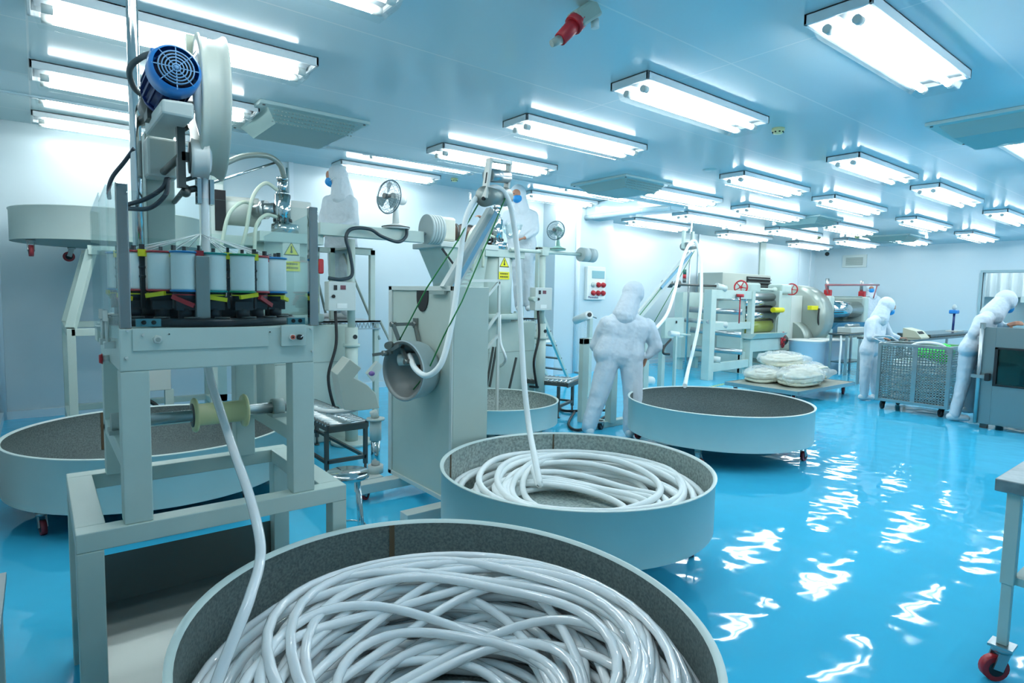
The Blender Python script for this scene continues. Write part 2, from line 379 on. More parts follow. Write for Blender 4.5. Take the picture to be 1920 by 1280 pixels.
p = PZ(1331, 318, ZC); tag(MB().lathe([(0, -.008), (.07, -.008), (.085, 0), (.085, .004)], (p.x, p.y, ZC)).build('ceiling_access_disc', VENTM), 'small round grey disc set flush in the ceiling', 'ceiling disc')
p = PZ(1557, 466, ZC)
t = thing('security_camera', 'small black dome camera under the ceiling in the far corner', 'camera', (XR-.25, 8.2, ZC))
MB().cyl((XR-.25, 8.2, ZC-.12), (XR-.25, 8.2, ZC), .02, n=8).build('mount', WHITE, t); MB().ball((XR-.25, 8.2, ZC-.16), .06).build('lens_dome', BLACK, t)
# industrial socket hanging from the ceiling
a = PZ(1108, 22, ZC-.03); b = PD(1082, 40, (a-CAM).dot(FWD)-.04); c = PD(1050, 74, (a-CAM).dot(FWD)-.08); d = PD(1040, 79, (a-CAM).dot(FWD)-.09)
t = thing('ceiling_socket', 'grey ceiling power outlet with red industrial plug pushed in', 'socket', tuple(a))
MB().beam(a+V((.02, .0, .02)), a+(b-a)*1.15+V((0,0,.01)), .10, .09).build('socket_body', mat('socket_grey', srgb(150, 170, 160), .5), t, bevel=.012)
MB().cyl(b, c, .040, .034, n=14).cyl(b-(c-b)*.1, b+(c-b)*.25, .05, n=14).build('plug', RED, t)
MB().cyl(c, d+(d-c)*.6, .026, .018, n=12).build('cable_gland', PAINTD, t)
MB().cyl(a+V((.03,0,-.03)), a+V((.035,0,-.075)), .022, n=12).build('screw_cap', WHITE, t)
# ------------------------------------------------------------------ casters and round tubs
def caster(parent, x, y, zt, r=.05, ang=0.0, wm=REDP, body=STEEL, name='caster'):
    a = V((math.cos(ang), math.sin(ang), 0)); b = V((-a.y, a.x, 0)); c = V((x, y, zt))
    wc = V((x, y, r if zt < .4 else zt-r-.05))+a*r*.5
    m = MB(); m.cyl(c-V((0,0,.02)), c, r*.7, n=12)
    for s in (-1, 1): m.beam(c+b*(s*r*.45)-V((0,0,.015)), wc+b*(s*r*.45), r*.12, r*.8, a)
    o = m.build(name, body, parent)
    m = MB(); m.m = 0; m.cyl(wc-b*r*.32, wc+b*r*.32, r, n=20); m.m = 1; m.cyl(wc-b*r*.36, wc+b*r*.36, r*.6, n=16)
    m.build('wheel', [wm, BLACK], o)
    return o
def tub(name_label, cx, cy, R, zt, zb, inner=GALV, rf=None, seams=(), nc=4, ca=.6, legs=True, z0=0.0, casters=True, cross=True, clabel=None):
    t = thing('round_tub', name_label, 'tub', (cx, cy, zb if not legs else z0), 'wheeled round sheet metal tubs')
    m = MB(); th = .006
    prof = [(R, zb), (R, zt-.012), (R+.006, zt-.008), (R+.008, zt), (R-.006, zt+.002), (R-.012, zt-.006), (R-.012, zb+.008)]
    m.m = 0; m.lathe(prof[:5], (cx, cy, 0), n=96, rf=rf)
    m.m = 2; m.lathe([(R+.008, zt), (R-.006, zt+.003), (R-.014, zt-.008)], (cx, cy, 0), n=96, rf=rf)
    m.m = 1; m.lathe([(R-.012, zt-.006), (R-.012, zb+.01), (0, zb+.01)], (cx, cy, 0), n=96, rf=rf)
    m.m = 1; m.lathe([(0, zb), (R, zb)], (cx, cy, 0), n=96, rf=rf)
    m.build('tub_shell', [TUBOUT, inner, mat('tub_rim', srgb(205, 220, 215), .35)], t)
    for s in seams:
        q = (rf(s) if rf else 1)*(R-.013); c, sn = math.cos(s), math.sin(s)
        p = V((cx+q*c, cy+q*sn, 0)); d = V((-sn, c, 0)); wd = .012 if s in seams[:1] else .006
        MB().prism([p-d*wd+V((0,0,zb+.02)), p+d*wd+V((0,0,zb+.02)), p+d*wd*.8+V((0,0,zt-.008)), p-d*wd*.8+V((0,0,zt-.008))], V((-c*.003, -sn*.003, 0))).build('seam', RUST, t)
    if casters:
        hgt = zb-.0 if legs else None
        if legs and cross:
            m = MB()
            for k in range(2):
                a = ca+k*PI/2; v = V((math.cos(a), math.sin(a), 0))*(R*.93)
                m.beam(V((cx, cy, zb-.02))-v, V((cx, cy, zb-.02))+v, .05, .035)
            m.build('cross_frame', PAINTD, t)
        for k in range(nc):
            a = ca+k*2*PI/nc
            q = R*.9
            if legs: caster(t, cx+q*math.cos(a), cy+q*math.sin(a), zb-.035, .045, a+1.2)
            else:
                o = caster(t, cx+q*math.cos(a), cy+q*math.sin(a), zb, .055, a+1.2, name='caster')
    return t
def rfun(tab):
    def f(t):
        d = (math.degrees(t)) % 360
        for i in range(len(tab)):
            a, ra = tab[i]; b, rb = tab[(i+1) % len(tab)]
            if b <= a: b += 360
            dd = d if d >= a else d+360
            if a <= dd <= b:
                u = (dd-a)/(b-a); u = u*u*(3-2*u); return ra+(rb-ra)*u
        return 1
    return f
# rim survey of the near tub (slightly out of round)
T1 = (.865, 1.325); T1pts = [PZ(x, y, .6) for x, y in ((303,1279),(340,1190),(440,1075),(600,1000),(780,976),(1010,997),(1150,1040),(1290,1145),(1365,1270))]
import numpy as np
_a = np.array([math.atan2(p.y-T1[1], p.x-T1[0]) for p in T1pts]+[-1.9, -1.2]); _r = np.array([math.hypot(p.x-T1[0], p.y-T1[1])/.72 for p in T1pts]+[.97, .97])
_A = np.stack([np.ones_like(_a), np.cos(_a), np.sin(_a), np.cos(2*_a), np.sin(2*_a)], 1); _c = np.linalg.lstsq(_A.T@_A+np.diag([0, 0, 0, .01, .01]), _A.T@_r, rcond=None)[0]
def rf1(t): return float(_c@np.array([1, math.cos(t), math.sin(t), math.cos(2*t), math.sin(2*t)]))
tab = sorted((math.degrees(math.atan2(p.y-T1[1], p.x-T1[0])) % 360, math.hypot(p.x-T1[0], p.y-T1[1])/.72) for p in T1pts)
tab = [q for q in tab] + [(250, .97), (300, .97)]; tab.sort()
tub('nearest and largest grey tub filled with coils of clear hose', T1[0], T1[1], .72, .6, .2, rf=rf1, seams=(1.32, 2.9), ca=.3)
tub('grey tub holding loose coils of opaque white hose, under the pulley arm', 2.385, 2.405, .764, .543, .26, GALVL, seams=(2.25, 1.0), ca=.9)
tub('empty grey tub beside the standing worker, dark inside', 5.27, 3.34, .872, .50, .185, seams=(2.45,), ca=1.95)
tub('empty grey tub on the left floor behind the braiding machine', .65, 4.93, .885, .50, .17, seams=(1.9,), ca=.55)
tub('small grey tub behind the tall steel cabinet', 3.75, 5.03, .68, .40, .17, GALVL, seams=(1.2,), ca=.2)
UPC = PD(213, 420, 6.35)
# ------------------------------------------------------------------ support rack for the raised tub, left
RY = 6.02
t = thing('raised_tub_rack', 'grey square tube rack with slanted front leg carrying the raised tub', 'rack', (PY(200, 700, RY).x, RY, 0))
xl = PY(136, 700, RY).x; zt_ = PY(140, 616, RY).z; xr = xl+1.25; z2 = PY(150, 735, RY).z; z3 = PY(150, 762, RY).z
UX, UYc, UZB, UZT = UPC.x, RY+.95, 1.93, 2.25
m = MB(); wq = .06
for yy in (RY, RY+1.25):
    for x in (xl, xr): m.beam((x, yy, 0), (x, yy, zt_), wq, wq)
    for z in (zt_-.03, .30): m.beam((xl, yy, z), (xr, yy, z), wq, wq)
for x in (xl, xr):
    for z in (zt_-.03, .30, .12): m.beam((x, RY, z), (x, RY+1.25, z), wq, wq)
m.beam((xl, RY, .12), (xr, RY, .12), wq, wq)
m.build('rack_frame', PAINT, t, bevel=.004)
topx = PY(172, 492, RY+.35).x; topz = UZB-.12
for p_, q_ in (((xl, RY+.02, zt_), (topx, RY+.3, topz)), ((xr, RY+.02, zt_), (xr-.35, RY+.3, topz)), ((xl, RY+1.23, zt_), (topx, RY+1.2, topz)), ((xr, RY+1.23, zt_), (xr-.35, RY+1.2, topz))): MB().beam(p_, q_, .07, .05).build('slanted_strut', PAINT, t, bevel=.004)
m = MB()
for yy in (RY+.3, RY+1.2): m.beam((topx-.03, yy, topz+.02), (xr-.3, yy, topz+.02), .06, .04)
for x in (topx, xr-.3): m.beam((x, RY+.2, topz-.02), (x, RY+1.3, topz-.02), .06, .04)
m.build('top_rail', PAINT, t)
for x in (xl-.02, xr): caster(t, x, RY-.02, .06, .045, .3, BLACK)
tub('grey tub raised overhead on a rack, two red casters hanging below it', UPC.x, UPC.y, .86, 2.24, 1.93, inner=PAINTD, legs=False, seams=(), nc=4, ca=3.6)
# box and pump under the rack
t = thing('supply_box', 'small pale electric box with black cable under the left rack', 'electric box', (xl+.4, RY+.4, .8))
MB().box((xl+.28, RY+.30, .55), (xl+.75, RY+.5, 1.0)).build('box_body', PALE, t, bevel=.005)
MB().tube(catmull([(xl+.3, RY+.28, .85), (xl+.4, RY+.22, .6), (xl+.62, RY+.2, .42), (xl+.7, RY+.2, .2)]), .018).build('cable', BLACK, t)
for o_ in (.25, .7): MB().box((xl+o_, RY+.3, 0), (xl+o_+.07, RY+.37, .55)).build('stand_leg', PAINT, t)
# ------------------------------------------------------------------ braiding machine
BX0, BX1, BY0, BY1 = .062, .905, 2.15, 2.90
br = thing('braiding_machine', 'grey-green braiding machine with ring of white spools behind clear guards', 'machine', (.48, 2.5, 0))
m = MB()
m.box((BX0, BY0, .70), (BX1, BY0+.07, .76)).box((BX0, BY1-.07, .70), (BX1, BY1, .76)).box((BX0, BY0+.07, .70), (BX0+.08, BY1-.07, .76)).box((BX1-.08, BY0+.07, .70), (BX1, BY1-.07, .76))
m.build('base_frame', PAINT, br, bevel=.003)
for x, y in ((BX0, BY0), (BX1-.055, BY0), (BX0, BY1-.07), (BX1-.07, BY1-.07)):
    MB().box((x, y, 0.0), (x+(.055 if x > .5 and y < 2.5 else .07), y+.07, .70)).build('leg', PAINT, br, bevel=.003)
UX0, UX1, UY0, UY1, TZ = .187, .785, 2.16, 2.86, 1.372
for x, y in ((UX0, UY0), (UX1-.078, UY0), (UX0, UY1-.075), (UX1-.12, UY1-.075)):
    MB().box((x, y, .76), (x+.078, y+.075, 1.24)).build('post', PAINT, br, bevel=.003)
MB().box((UX0, UY0, 1.24), (UX1, UY1, TZ)).build('table', PAINT, br, bevel=.004)
MB().box((UX0+.035, UY0-.004, 1.303), (UX1-.16, UY0, TZ)).build('front_panel', PAINT, br, bevel=.001)
m = MB().box((UX0, UY0+.07, .93), (UX0+.05, UY1-.05, .985)).box((UX1-.055, UY0+.07, .93), (UX1, UY1-.05, .985)).box((UX0, UY1-.05, .93), (UX1, UY1, .96))
m.build('side_rail', PAINT, br, bevel=.003)
# roller shaft and cream spool
zs, ys = 1.02, 2.50
MB().cyl((UX0+.03, ys, zs), (UX1-.02, ys, zs), .022, n=20).build('roller_shaft', mat('shaft_steel', srgb(150, 165, 165), .25, metal=.6), br)
for x in (UX0+.02, UX1-.03):
    MB().box((x-.03, ys-.04, .985), (x+.03, ys+.04, 1.0)).cyl((x-.022, ys, zs), (x+.022, ys, zs), .036, n=18).build('bearing_block', PAINTD, br)
sx0, sx1 = PY(362, 805, ys).x, PY(462, 805, ys).x
m = MB(); m.lathe([(.025, 0), (.062, 0), (.066, .006), (.062, .014), (.042, .016), (.042, sx1-sx0-.016), (.062, sx1-sx0-.014), (.066, sx1-sx0-.007), (.062, sx1-sx0), (.025, sx1-sx0)], (sx0, ys, zs), (1, 0, 0), n=36)
sp_ = m.build('idler_spool', CREAM, br)
MB().lathe([(.024, -.003), (.045, -.003), (.045, .002), (.024, .002)], (sx0, ys, zs), (1,0,0), n=28).build('ball_bearing', DSTEEL, sp_)
# drip tray
m = MB(); z0, z1 = .20, .30
m.add([(BX0+.02, BY0+.01, z0), (BX1-.02, BY0+.01, z0), (BX1-.02, BY1-.02, z0+.0), (BX0+.02, BY1-.02, z0+.0), (BX0+.02, BY0+.01, z0-.035), (BX1-.02, BY0+.01, z0-.035), (BX1-.02, BY1-.02, z0-.03), (BX0+.02, BY1-.02, z0-.03),
       (BX0+.02, BY1-.01, z0+.2), (BX1-.02, BY1-.01, z0+.2)], [(0,1,2,3), (4,7,6,5), (0,4,5,1), (1,5,6,2), (3,7,4,0), (3,2,9,8)])
m.build('drip_tray', mat('tray_steel', srgb(112, 120, 118), 0.32, metal=.75, bump=.03, bscale=5), br)
# fittings on the front
def bolt(x, z, r, nm='bolt', mm=PALE, y=UY0, n=6, d=.008): return MB().cyl((x, y-d, z), (x, y, z), r*.8, r, n=n).build(nm, mm, br)
q = PY(295, 636, UY0); bolt(q.x, q.z, .015, 'hex_plug', PALE, d=.016); MB().cyl((q.x, UY0-.018, q.z), (q.x, UY0-.015, q.z), .007, n=12).build('plug_center', PAINTD, br)
for p in ((268, 628), (239, 620), (237, 671), (583, 616), (585, 658)):
    q = PY(p[0], p[1], UY0); bolt(q.x, q.z, .005, n=10)
for p in ((317, 626), (506, 622)):
    q = PY(p[0], p[1], UY0); MB().cyl((q.x, UY0-.006, q.z), (q.x, UY0, q.z), .002, n=8).build('rivet', BLACK, br)
q0, q1 = PY(525, 612, UY0), PY(572, 647, UY0)
cp = MB().box((q0.x, UY0-.014, q1.z), (q1.x, UY0, q0.z+.004)).build('control_plate', PAINT, br, bevel=.002)
q = PY(545, 631, UY0); m = MB(); m.m = 0; m.cyl((q.x, UY0-.024, q.z), (q.x, UY0-.012, q.z), .0105, n=20); m.m = 1; m.cyl((q.x, UY0-.027, q.z), (q.x, UY0-.02, q.z), .008, n=20); m.m = 2; m.cyl((q.x, UY0-.028, q.z), (q.x, UY0-.02, q.z), .003, n=12)
m.build('push_button', [WHITE, mat('button_copper', srgb(190, 90, 70), .4), BLACK], cp)
q = PY(558, 631, UY0); m = MB(); m.m = 0; m.cyl((q.x, UY0-.03, q.z), (q.x, UY0-.012, q.z), .0095, n=20); m.m = 1; m.beam((q.x+.001, UY0-.031, q.z), (q.x+.010, UY0-.031, q.z+.007), .003, .003)
m.build('selector_switch', [BLACK, WHITE], cp)
# emergency stop on the left side
q = PX(207, 674, UX0); m = MB(); m.m = 0; m.cyl((UX0, q.y+.04, q.z), (UX0-.02, q.y+.04, q.z), .013, n=16); m.m = 1; m.cyl((UX0-.02, q.y+.04, q.z), (UX0-.03, q.y+.04, q.z), .019, .014, n=20)
m.build('emergency_stop', [PALE, RED], br)
# toggle clamps on the left edge
for yy in (2.26, 2.42):
    m = MB().box((UX0-.03, yy, 1.305), (UX0, yy+.04, 1.325)).cyl((UX0-.02, yy+.01, 1.31), (UX0-.02, yy+.01, 1.40), .005, n=8).cyl((UX0-.02, yy+.03, 1.31), (UX0-.02, yy+.03, 1.40), .005, n=8)
    m.prism([(UX0-.03, yy-.002, 1.392), (UX0-.03, yy+.042, 1.392), (UX0-.03, yy+.02, 1.425)], (.012, 0, 0)); m.build('toggle_clamp', PALE, br)
# carrier deck
DC = V((.487, 2.49, 0)); zdeck = TZ
CARB = mat('carrier_black', srgb(30, 36, 42), .35)
MB().lathe([(0, TZ), (.315, TZ), (.322, TZ+.004), (.322, TZ+.022), (.315, TZ+.027), (0, TZ+.027)], (DC.x, DC.y, 0), n=64).build('carrier_deck', CARB, br)
MB().lathe([(0, TZ+.03), (.205, TZ+.03), (.205, TZ+.10), (.0, TZ+.10)], (DC.x, DC.y, 0), n=48).build('center_ring', CARB, br)
dk = MB()
for k in range(20):
    a = k*PI/10; dk.cyl((DC.x+.29*math.cos(a), DC.y+.29*math.sin(a), TZ+.027), (DC.x+.29*math.cos(a), DC.y+.29*math.sin(a), TZ+.033), .024, n=16)
dk.build('horn_gear_cap', DSTEEL, br)
spool_cols = [mat('flange_teal', srgb(30, 150, 150), .4), mat('flange_blue', srgb(40, 130, 190), .4), mat('flange_red', srgb(170, 50, 56), .4), mat('flange_green', srgb(30, 140, 100), .4)]
NSP = 18; rs = random.Random(3); colname = ['teal', 'blue', 'red', 'green']
def make_spool(ci):
    t = thing('thread_spool', None, None)
    for z in (0, .128): MB().lathe([(.008, z), (.042, z), (.044, z+.002), (.044, z+.005), (.042, z+.007), (.008, z+.007)], (0,0,0), n=24).build('flange', spool_cols[ci], t)
    pr = [(.008, .007)]+[(.0395+(.0006 if i % 2 else 0), .007+i*.0055) for i in range(23)]+[(.008, .128)]
    MB().lathe(pr, (0,0,0), n=24).build('thread', THREAD, t)
    return t
sp0 = {}
YT = V((DC.x-.008, DC.y-.02, 1.70))
for k in range(NSP):
    a = 2*PI*k/NSP+.12; R = .235 if k % 2 else .262
    x, y = DC.x+R*math.cos(a), DC.y+R*math.sin(a); ci = (k*3+1) % 4 if k % 5 else 2
    zb = TZ+.115
    if ci in sp0: s = copy_tree(sp0[ci])
    else: s = sp0[ci] = make_spool(ci)
    s.location = (x, y, zb); s.rotation_euler.z = a
    pos = ['right side', 'rear right', 'rear middle', 'rear left', 'left side', 'front left', 'front middle', 'front right'][int(((a+PI/8) % (2*PI))/(PI/4)) % 8]
    tag(s, '%s thread spool with %s rims at the %s of the braiding ring' % ('inner' if k % 2 else 'outer', colname[ci], pos), 'thread spool', 'thread spools on the braiding ring')
    c = MB(); c.cyl((x, y, TZ+.027), (x, y, TZ+.06), .022, n=12).box((x-.03, y-.02, TZ+.055), (x+.03, y+.02, TZ+.085)).cyl((x, y, TZ+.085), (x, y, zb), .034, .036, n=16).cyl((x, y, zb), (x, y, zb+.15), .006, n=8)
    t2 = V((-math.sin(a), math.cos(a), 0)); rp = V((x, y, 0))+t2*.045
    c.beam(rp+V((0,0,TZ+.06)), rp+V((0,0,TZ+.27)), .014, .008, t2)
    for zz in (.16, .19, .23): c.cyl(rp+V((0,0,TZ+zz)), rp+V((0,0,TZ+zz+.008)), .010, n=8)
    cc = c.build('carrier', CARB, br)
    y2 = MB(); e = V((math.cos(a), math.sin(a), 0)); b0 = V((x, y, TZ+.10))+e*.034
    y2.beam(b0-t2*.03, b0+t2*.035+V((0,0,-.03+.02*(k % 3))), .012, .014); y2.box((rp.x-.012, rp.y-.012, zb+.115), (rp.x+.012, rp.y+.012, zb+.138))
    y2.lathe([(.034, TZ+.103), (.038, TZ+.106), (.034, TZ+.110)], (x, y, 0), n=16)
    y2.build('carrier_lever', YELLOW if k % 3 else RED, cc)
    MB().tube([rp+V((0,0,zb+.135)), YT+V(((x-DC.x)*.02, (y-DC.y)*.02, 0))], .0014, n=4).tube([rp+V((.003,0,zb+.14)), YT], .0011, n=4).build('yarn', THREAD, br)
q = PY(380, 540, 2.215)
MB().box((q.x-.021, 2.205, TZ+.027), (q.x+.021, 2.235, PY(380, 480, 2.22).z)).build('guard_post', mat('alu_post', srgb(150, 156, 154), .4, metal=.2), br, bevel=.003)
for xa in ((255, 302), (540, 572)):
    a, b = PY(xa[0], 598, 2.2), PY(xa[1], 598, 2.2)
    m = MB(); m.m = 0; m.box((a.x, 2.20, TZ+.004), (b.x, 2.215, TZ+.028)); m.m = 1
    for f in (.3, .7): m.cyl((a.x+(b.x-a.x)*f, 2.196, TZ+.017), (a.x+(b.x-a.x)*f, 2.2, TZ+.017), .007, n=10)
    m.build('guard_hinge', [mat('hinge_blue', srgb(90, 150, 165), .4), BLACK], br)
# clear guards and chrome corner posts
GZ = 1.812; gx0, gx1 = PY(232, 500, 2.165).x, PY(588, 500, 2.165).x
for x, z in ((gx0, 1.812), (gx1, 1.80)):
    MB().box((x-.016, 2.162, TZ), (x+.016, 2.185, z)).build('guard_corner_post', mat('dull_chrome', srgb(150, 152, 150), .08, metal=1, bump=.3, bscale=9), br, bevel=.003)
MB().box((gx0+.02, 2.170, TZ), (gx1-.02, 2.175, GZ-.02)).build('front_guard', GLASS, br)
arc = [V((gx0-.02, 2.17, 0)), V((gx0-.035, 2.24, 0)), V((gx0-.04, 2.45, 0)), V((gx0-.04, 2.85, 0))]
m = MB()
for a, b in zip(arc[:-1], arc[1:]): m.prism([a+V((0,0,TZ-.03)), b+V((0,0,TZ-.03)), b+V((0,0,GZ-.03)), a+V((0,0,GZ))], (.004, .001, 0))
m.build('side_guard', GLASS, br)
MB().prism([(gx1+.02, 2.18, TZ), (gx1+.02, 2.85, TZ), (gx1+.02, 2.85, 1.74), (gx1+.02, 2.18, GZ-.02)], (.004, 0, 0)).build('side_guard', GLASS, br)
MB().box((gx0-.04, 2.85, TZ), (gx1+.02, 2.854, 1.70)).build('rear_guard', GLASS, br)
# column behind the ring, steel pole to the ceiling
YC = 2.93
m = MB().rect(276, 250, 330, 615, YC, .10); m.build('column', PAINT, br, bevel=.004)
pa = PY(263, 560, YC-.02); MB().cyl((pa.x, YC-.02, 1.0), (pa.x, YC-.02, ZC), .021, n=20).build('pole', CHROME, br)
MB().cyl((pa.x, YC-.02, ZC-.02), (pa.x, YC-.02, ZC), .055, n=24).cyl((pa.x, YC-.02, ZC-.06), (pa.x, YC-.02, ZC-.02), .03, n=20).build('pole_flange', STEEL, br)
m = MB().beam((UX0+.02, UY1, TZ-.06), (UX0+.02, YC+.05, TZ-.06), .06, .06).beam((UX1-.1, UY1, TZ-.06), (UX1-.1, YC+.05, TZ-.06), .06, .06).beam((UX0, YC+.05, TZ-.06), (UX1-.05, YC+.05, TZ-.06), .08, .08)
m.build('column_bracket', PAINT, br)
# electric box, tray, motor, wheel
m = MB().rect(276, 258, 333, 332, YC-.12, .11); bx = m.build('junction_box', PALE, br, bevel=.01)
m = MB(); a0, a1, a2 = PY(303, 186, 2.45), PY(368, 196, 2.45), PY(368, 224, 2.45)
m.prism([a0, a1, PY(362, 222, 2.45), PY(305, 212, 2.45)], (0,0,0.0001)) if 0 else None
f0 = [PY(303, 184, 2.22), PY(364, 193, 2.22), PY(364, 224, 2.22), PY(303, 212, 2.22)]; b0_ = [PY(272, 226, 2.78), PY(327, 230, 2.78), PY(325, 262, 2.78), PY(272, 253, 2.78)]
m.add(f0+b0_, [(0,1,2,3), (4,7,6,5), (0,4,5,1), (1,5,6,2), (2,6,7,3), (3,7,4,0)])
m.build('motor_bracket', PALE, br, bevel=.008)
mc = PY(331, 126, 2.24); ax = V((-.02, 1, -.10)).normalized()
m = MB(); m.m = 0
m.lathe([(.066, -.0), (.074, .006), (.078, .02), (.078, .07), (.068, .075)], mc, ax, n=40); m.m = 1; m.lathe([(0, .012), (.055, .012)], mc, ax, n=32)
cv = m.build('fan_cover', [BLUE, DARK], br)
m = MB()
for r in (.012, .022, .032, .042, .052): m.lathe([(r-.0018, .0), (r-.0018, .006), (r+.0018, .006), (r+.0018, 0), (r-.0018, 0)], mc, ax, n=36)
oa = ax.orthogonal().normalized(); ob = ax.cross(oa)
for k in range(8):
    t_ = k*PI/4; d_ = oa*math.cos(t_)+ob*math.sin(t_); m.beam(mc+ax*.002, mc+ax*.003+d_*.07, .003, .003)
m.lathe([(0, -.002), (.007, -.002), (.007, .004)], mc, ax, n=16); m.build('fan_grille', mat('grille_blue', srgb(120, 165, 205), .4), cv)
m = MB(); m.cyl(mc+ax*.07, mc+ax*.24, .062, n=28)
for k in range(18):
    t_ = k*PI/9; d_ = oa*math.cos(t_)+ob*math.sin(t_); m.beam(mc+ax*.08+d_*.065, mc+ax*.22+d_*.065, .006, .018, d_)
m.cyl(mc+ax*.24, mc+ax*.30, .07, .055, n=24); m.build('motor_body', DBLUE, br)
m = MB().beam(mc+ax*.10+V((-.02,0,.07)), mc+ax*.19+V((-.02,0,.07)), .07, .04); m.build('terminal_box', BLUE, br, bevel=.004)
MB().cyl(mc+ax*.30, mc+ax*.42, .055, n=20).beam(mc+ax*.34+V((0,0,-.07)), mc+ax*.34+V((.0,0,.04)), .08, .08).build('gearbox', DSTEEL, br)
WC = PY(383, 203, 2.55); wr_ = .255; axw = V((1, -.10, 0)).normalized()
m = MB(); m.lathe([(.03, -.035), (.20, -.035), (.23, -.032), (wr_, -.03), (wr_+.002, -.024), (wr_-.012, -.018), (wr_-.014, .0), (wr_-.012, .025), (wr_-.009, .035), (wr_-.004, .042), (wr_+.006, .055), (wr_+.006, .062), (.22, .064), (.03, .06)], WC, axw, n=72)
m.build('capstan_wheel', mat('wheel_nylon', srgb(216, 222, 210), .35, sss=.1), br)
PC = PY(374, 298, 2.44)
MB().lathe([(.0, -.03), (.052, -.03), (.07, -.026), (.066, -.018), (.064, .018), (.07, .028), (.05, .03), (0, .03)], PC, axw, n=36).build('guide_pulley', WHITE, br)
MB().lathe([(.0, -.034), (.055, -.034), (.055, -.029), (0, -.029)], PC, axw, n=28).build('pulley_cap', DSTEEL, br)
m = MB(); a = PC-axw*.06; m.beam(V((a.x, PC.y, PC.z-.11)), V((a.x, PC.y, PC.z+.13)), .025, .03); m.beam(V((a.x, PC.y, PC.z)), V((a.x+.06, PC.y, PC.z)), .03, .03)
m.beam(V((a.x+.02, PC.y+.02, PC.z+.10)), V((a.x-.02, PC.y+.1, WC.z+.12)), .016, .02); m.cyl(V((a.x, PC.y, PC.z)), V((a.x, YC, PC.z)), .014, n=10); m.cyl(WC-axw*.12, WC+axw*.08, .02, n=14); m.cyl(WC-axw*.10, V((a.x-.06, YC, WC.z)), .02, n=12)
m.build('pulley_arm', DSTEEL, br)
a, b = PY(347, 66, 2.62), PY(383, 110, 2.62); MB().box((a.x, 2.60, b.z), (b.x, 2.63, a.z)).build('wheel_scraper', mat('scraper_plastic', srgb(214, 222, 200), .4), br)
# guide clamp where the hose enters the ring
gq = PY(384, 360, 2.47)
m = MB().box((gq.x-.028, 2.45, gq.z-.045), (gq.x-.014, 2.49, gq.z+.045)).box((gq.x+.014, 2.45, gq.z-.045), (gq.x+.028, 2.49, gq.z+.045)).box((gq.x-.028, 2.484, gq.z-.045), (gq.x+.028, 2.49, gq.z+.045))
m.build('hose_guide', CHROME, br); m = MB().cyl((gq.x-.06, 2.47, gq.z+.0), (gq.x-.028, 2.47, gq.z+.01), .012, n=12).ball((gq.x-.065, 2.46, gq.z-.01), .018, n=12).beam((gq.x-.075, 2.46, gq.z+.03), (gq.x-.03, 2.46, gq.z+.05), .012, .014).cyl((gq.x-.06, 2.47, gq.z+.01), (a.x+.0, YC, gq.z+.01), .01, n=8)
m.build('clamp_knob', DSTEEL, br)
# cables
cab = [PY(320, 86+14, 2.40), PY(300, 99, 2.38), PY(268, 106, 2.5), PY(243, 130, 2.62), PY(252, 165, 2.75), PY(275, 185, 2.85), PY(290, 196, 2.9)]
MB().tube(catmull(cab), .0105).build('motor_conduit', mat('grey_conduit', srgb(52, 66, 72), .5), br)
m = MB(); m.tube(catmull([PY(313, 334, 2.82), PY(305, 352, 2.8), PY(275, 372, 2.8), PY(238, 384, 2.86)]), .009).tube(catmull([PY(316, 334, 2.82), PY(310, 365, 2.78), PY(280, 390, 2.78), PY(238, 391, 2.86)]), .009)
m.tube(catmull([PY(252, 278, YC-.04), PY(232, 305, 2.95), PY(212, 330, 2.98), PY(204, 352, 2.98), PY(205, 372, 2.95)]), .008)
m.build('cable', mat('cable_grey', srgb(50, 62, 72), .5), br)
# ------------------------------------------------------------------ coiled hoses
def coil(cx, cy, z0, z1, R, r, loops, seed, amp, lead, flat=1.0, rmin=.25, pts=44, start=0.0, ecc=.12, sgn=1, endR=0):
    rd = random.Random(seed); P = []; N = int(loops*pts)
    ph = [rd.uniform(0, 6.28) for _ in range(8)]
    for i in range(N+1):
        u = i/N; th = start+sgn*2*PI*i/pts; lp = i/pts
        rr = R*(1-amp*(.5+.5*math.sin(lp*.52+ph[0]))*(.62+.38*math.sin(lp*.19+ph[1])))
        rr += R*amp*.20*math.sin(th*2+ph[2]+lp*.23)
        rr *= 1-.42*math.sin(PI*lp/8.3+ph[5])**12
        rr = max(rmin*R, min(R, rr))
        ox = ecc*R*math.sin(lp*.41+ph[3]); oy = ecc*R*math.sin(lp*.33+ph[4])
        if endR and i > N-66: q_ = (i-N+66)/66; q_ = q_*q_*(3-2*q_); rr = rr*(1-q_)+R*endR*q_; ox *= 1-q_; oy *= 1-q_
        x, y = cx+ox+rr*math.cos(th), cy+oy+rr*math.sin(th)
        d = math.hypot(x-cx, y-cy)
        if d > R: x, y = cx+(x-cx)*R/d, cy+(y-cy)*R/d; d = R
        prof = math.exp(-((d/R-.80)/.33)**2)
        z = z0+r+(z1-z0)*u*(0.25+.75*prof)+.008*math.sin(th*2+lp*1.3)
        P.append(V((x, y, max(z, z0+r))))
    if lead:
        e = P[-1]; t0 = (P[-1]-P[-2]).normalized()*.30; q = lead[0]; t1 = (lead[1]-lead[0]).normalized()*.30
        for k in range(1, 14):
            u = k/14; P.append(e*(2*u**3-3*u*u+1)+t0*(u**3-2*u*u+u)+q*(-2*u**3+3*u*u)+t1*(u**3-u*u))
        P += catmull(lead, 10)
    return P
zt1 = .2+.012
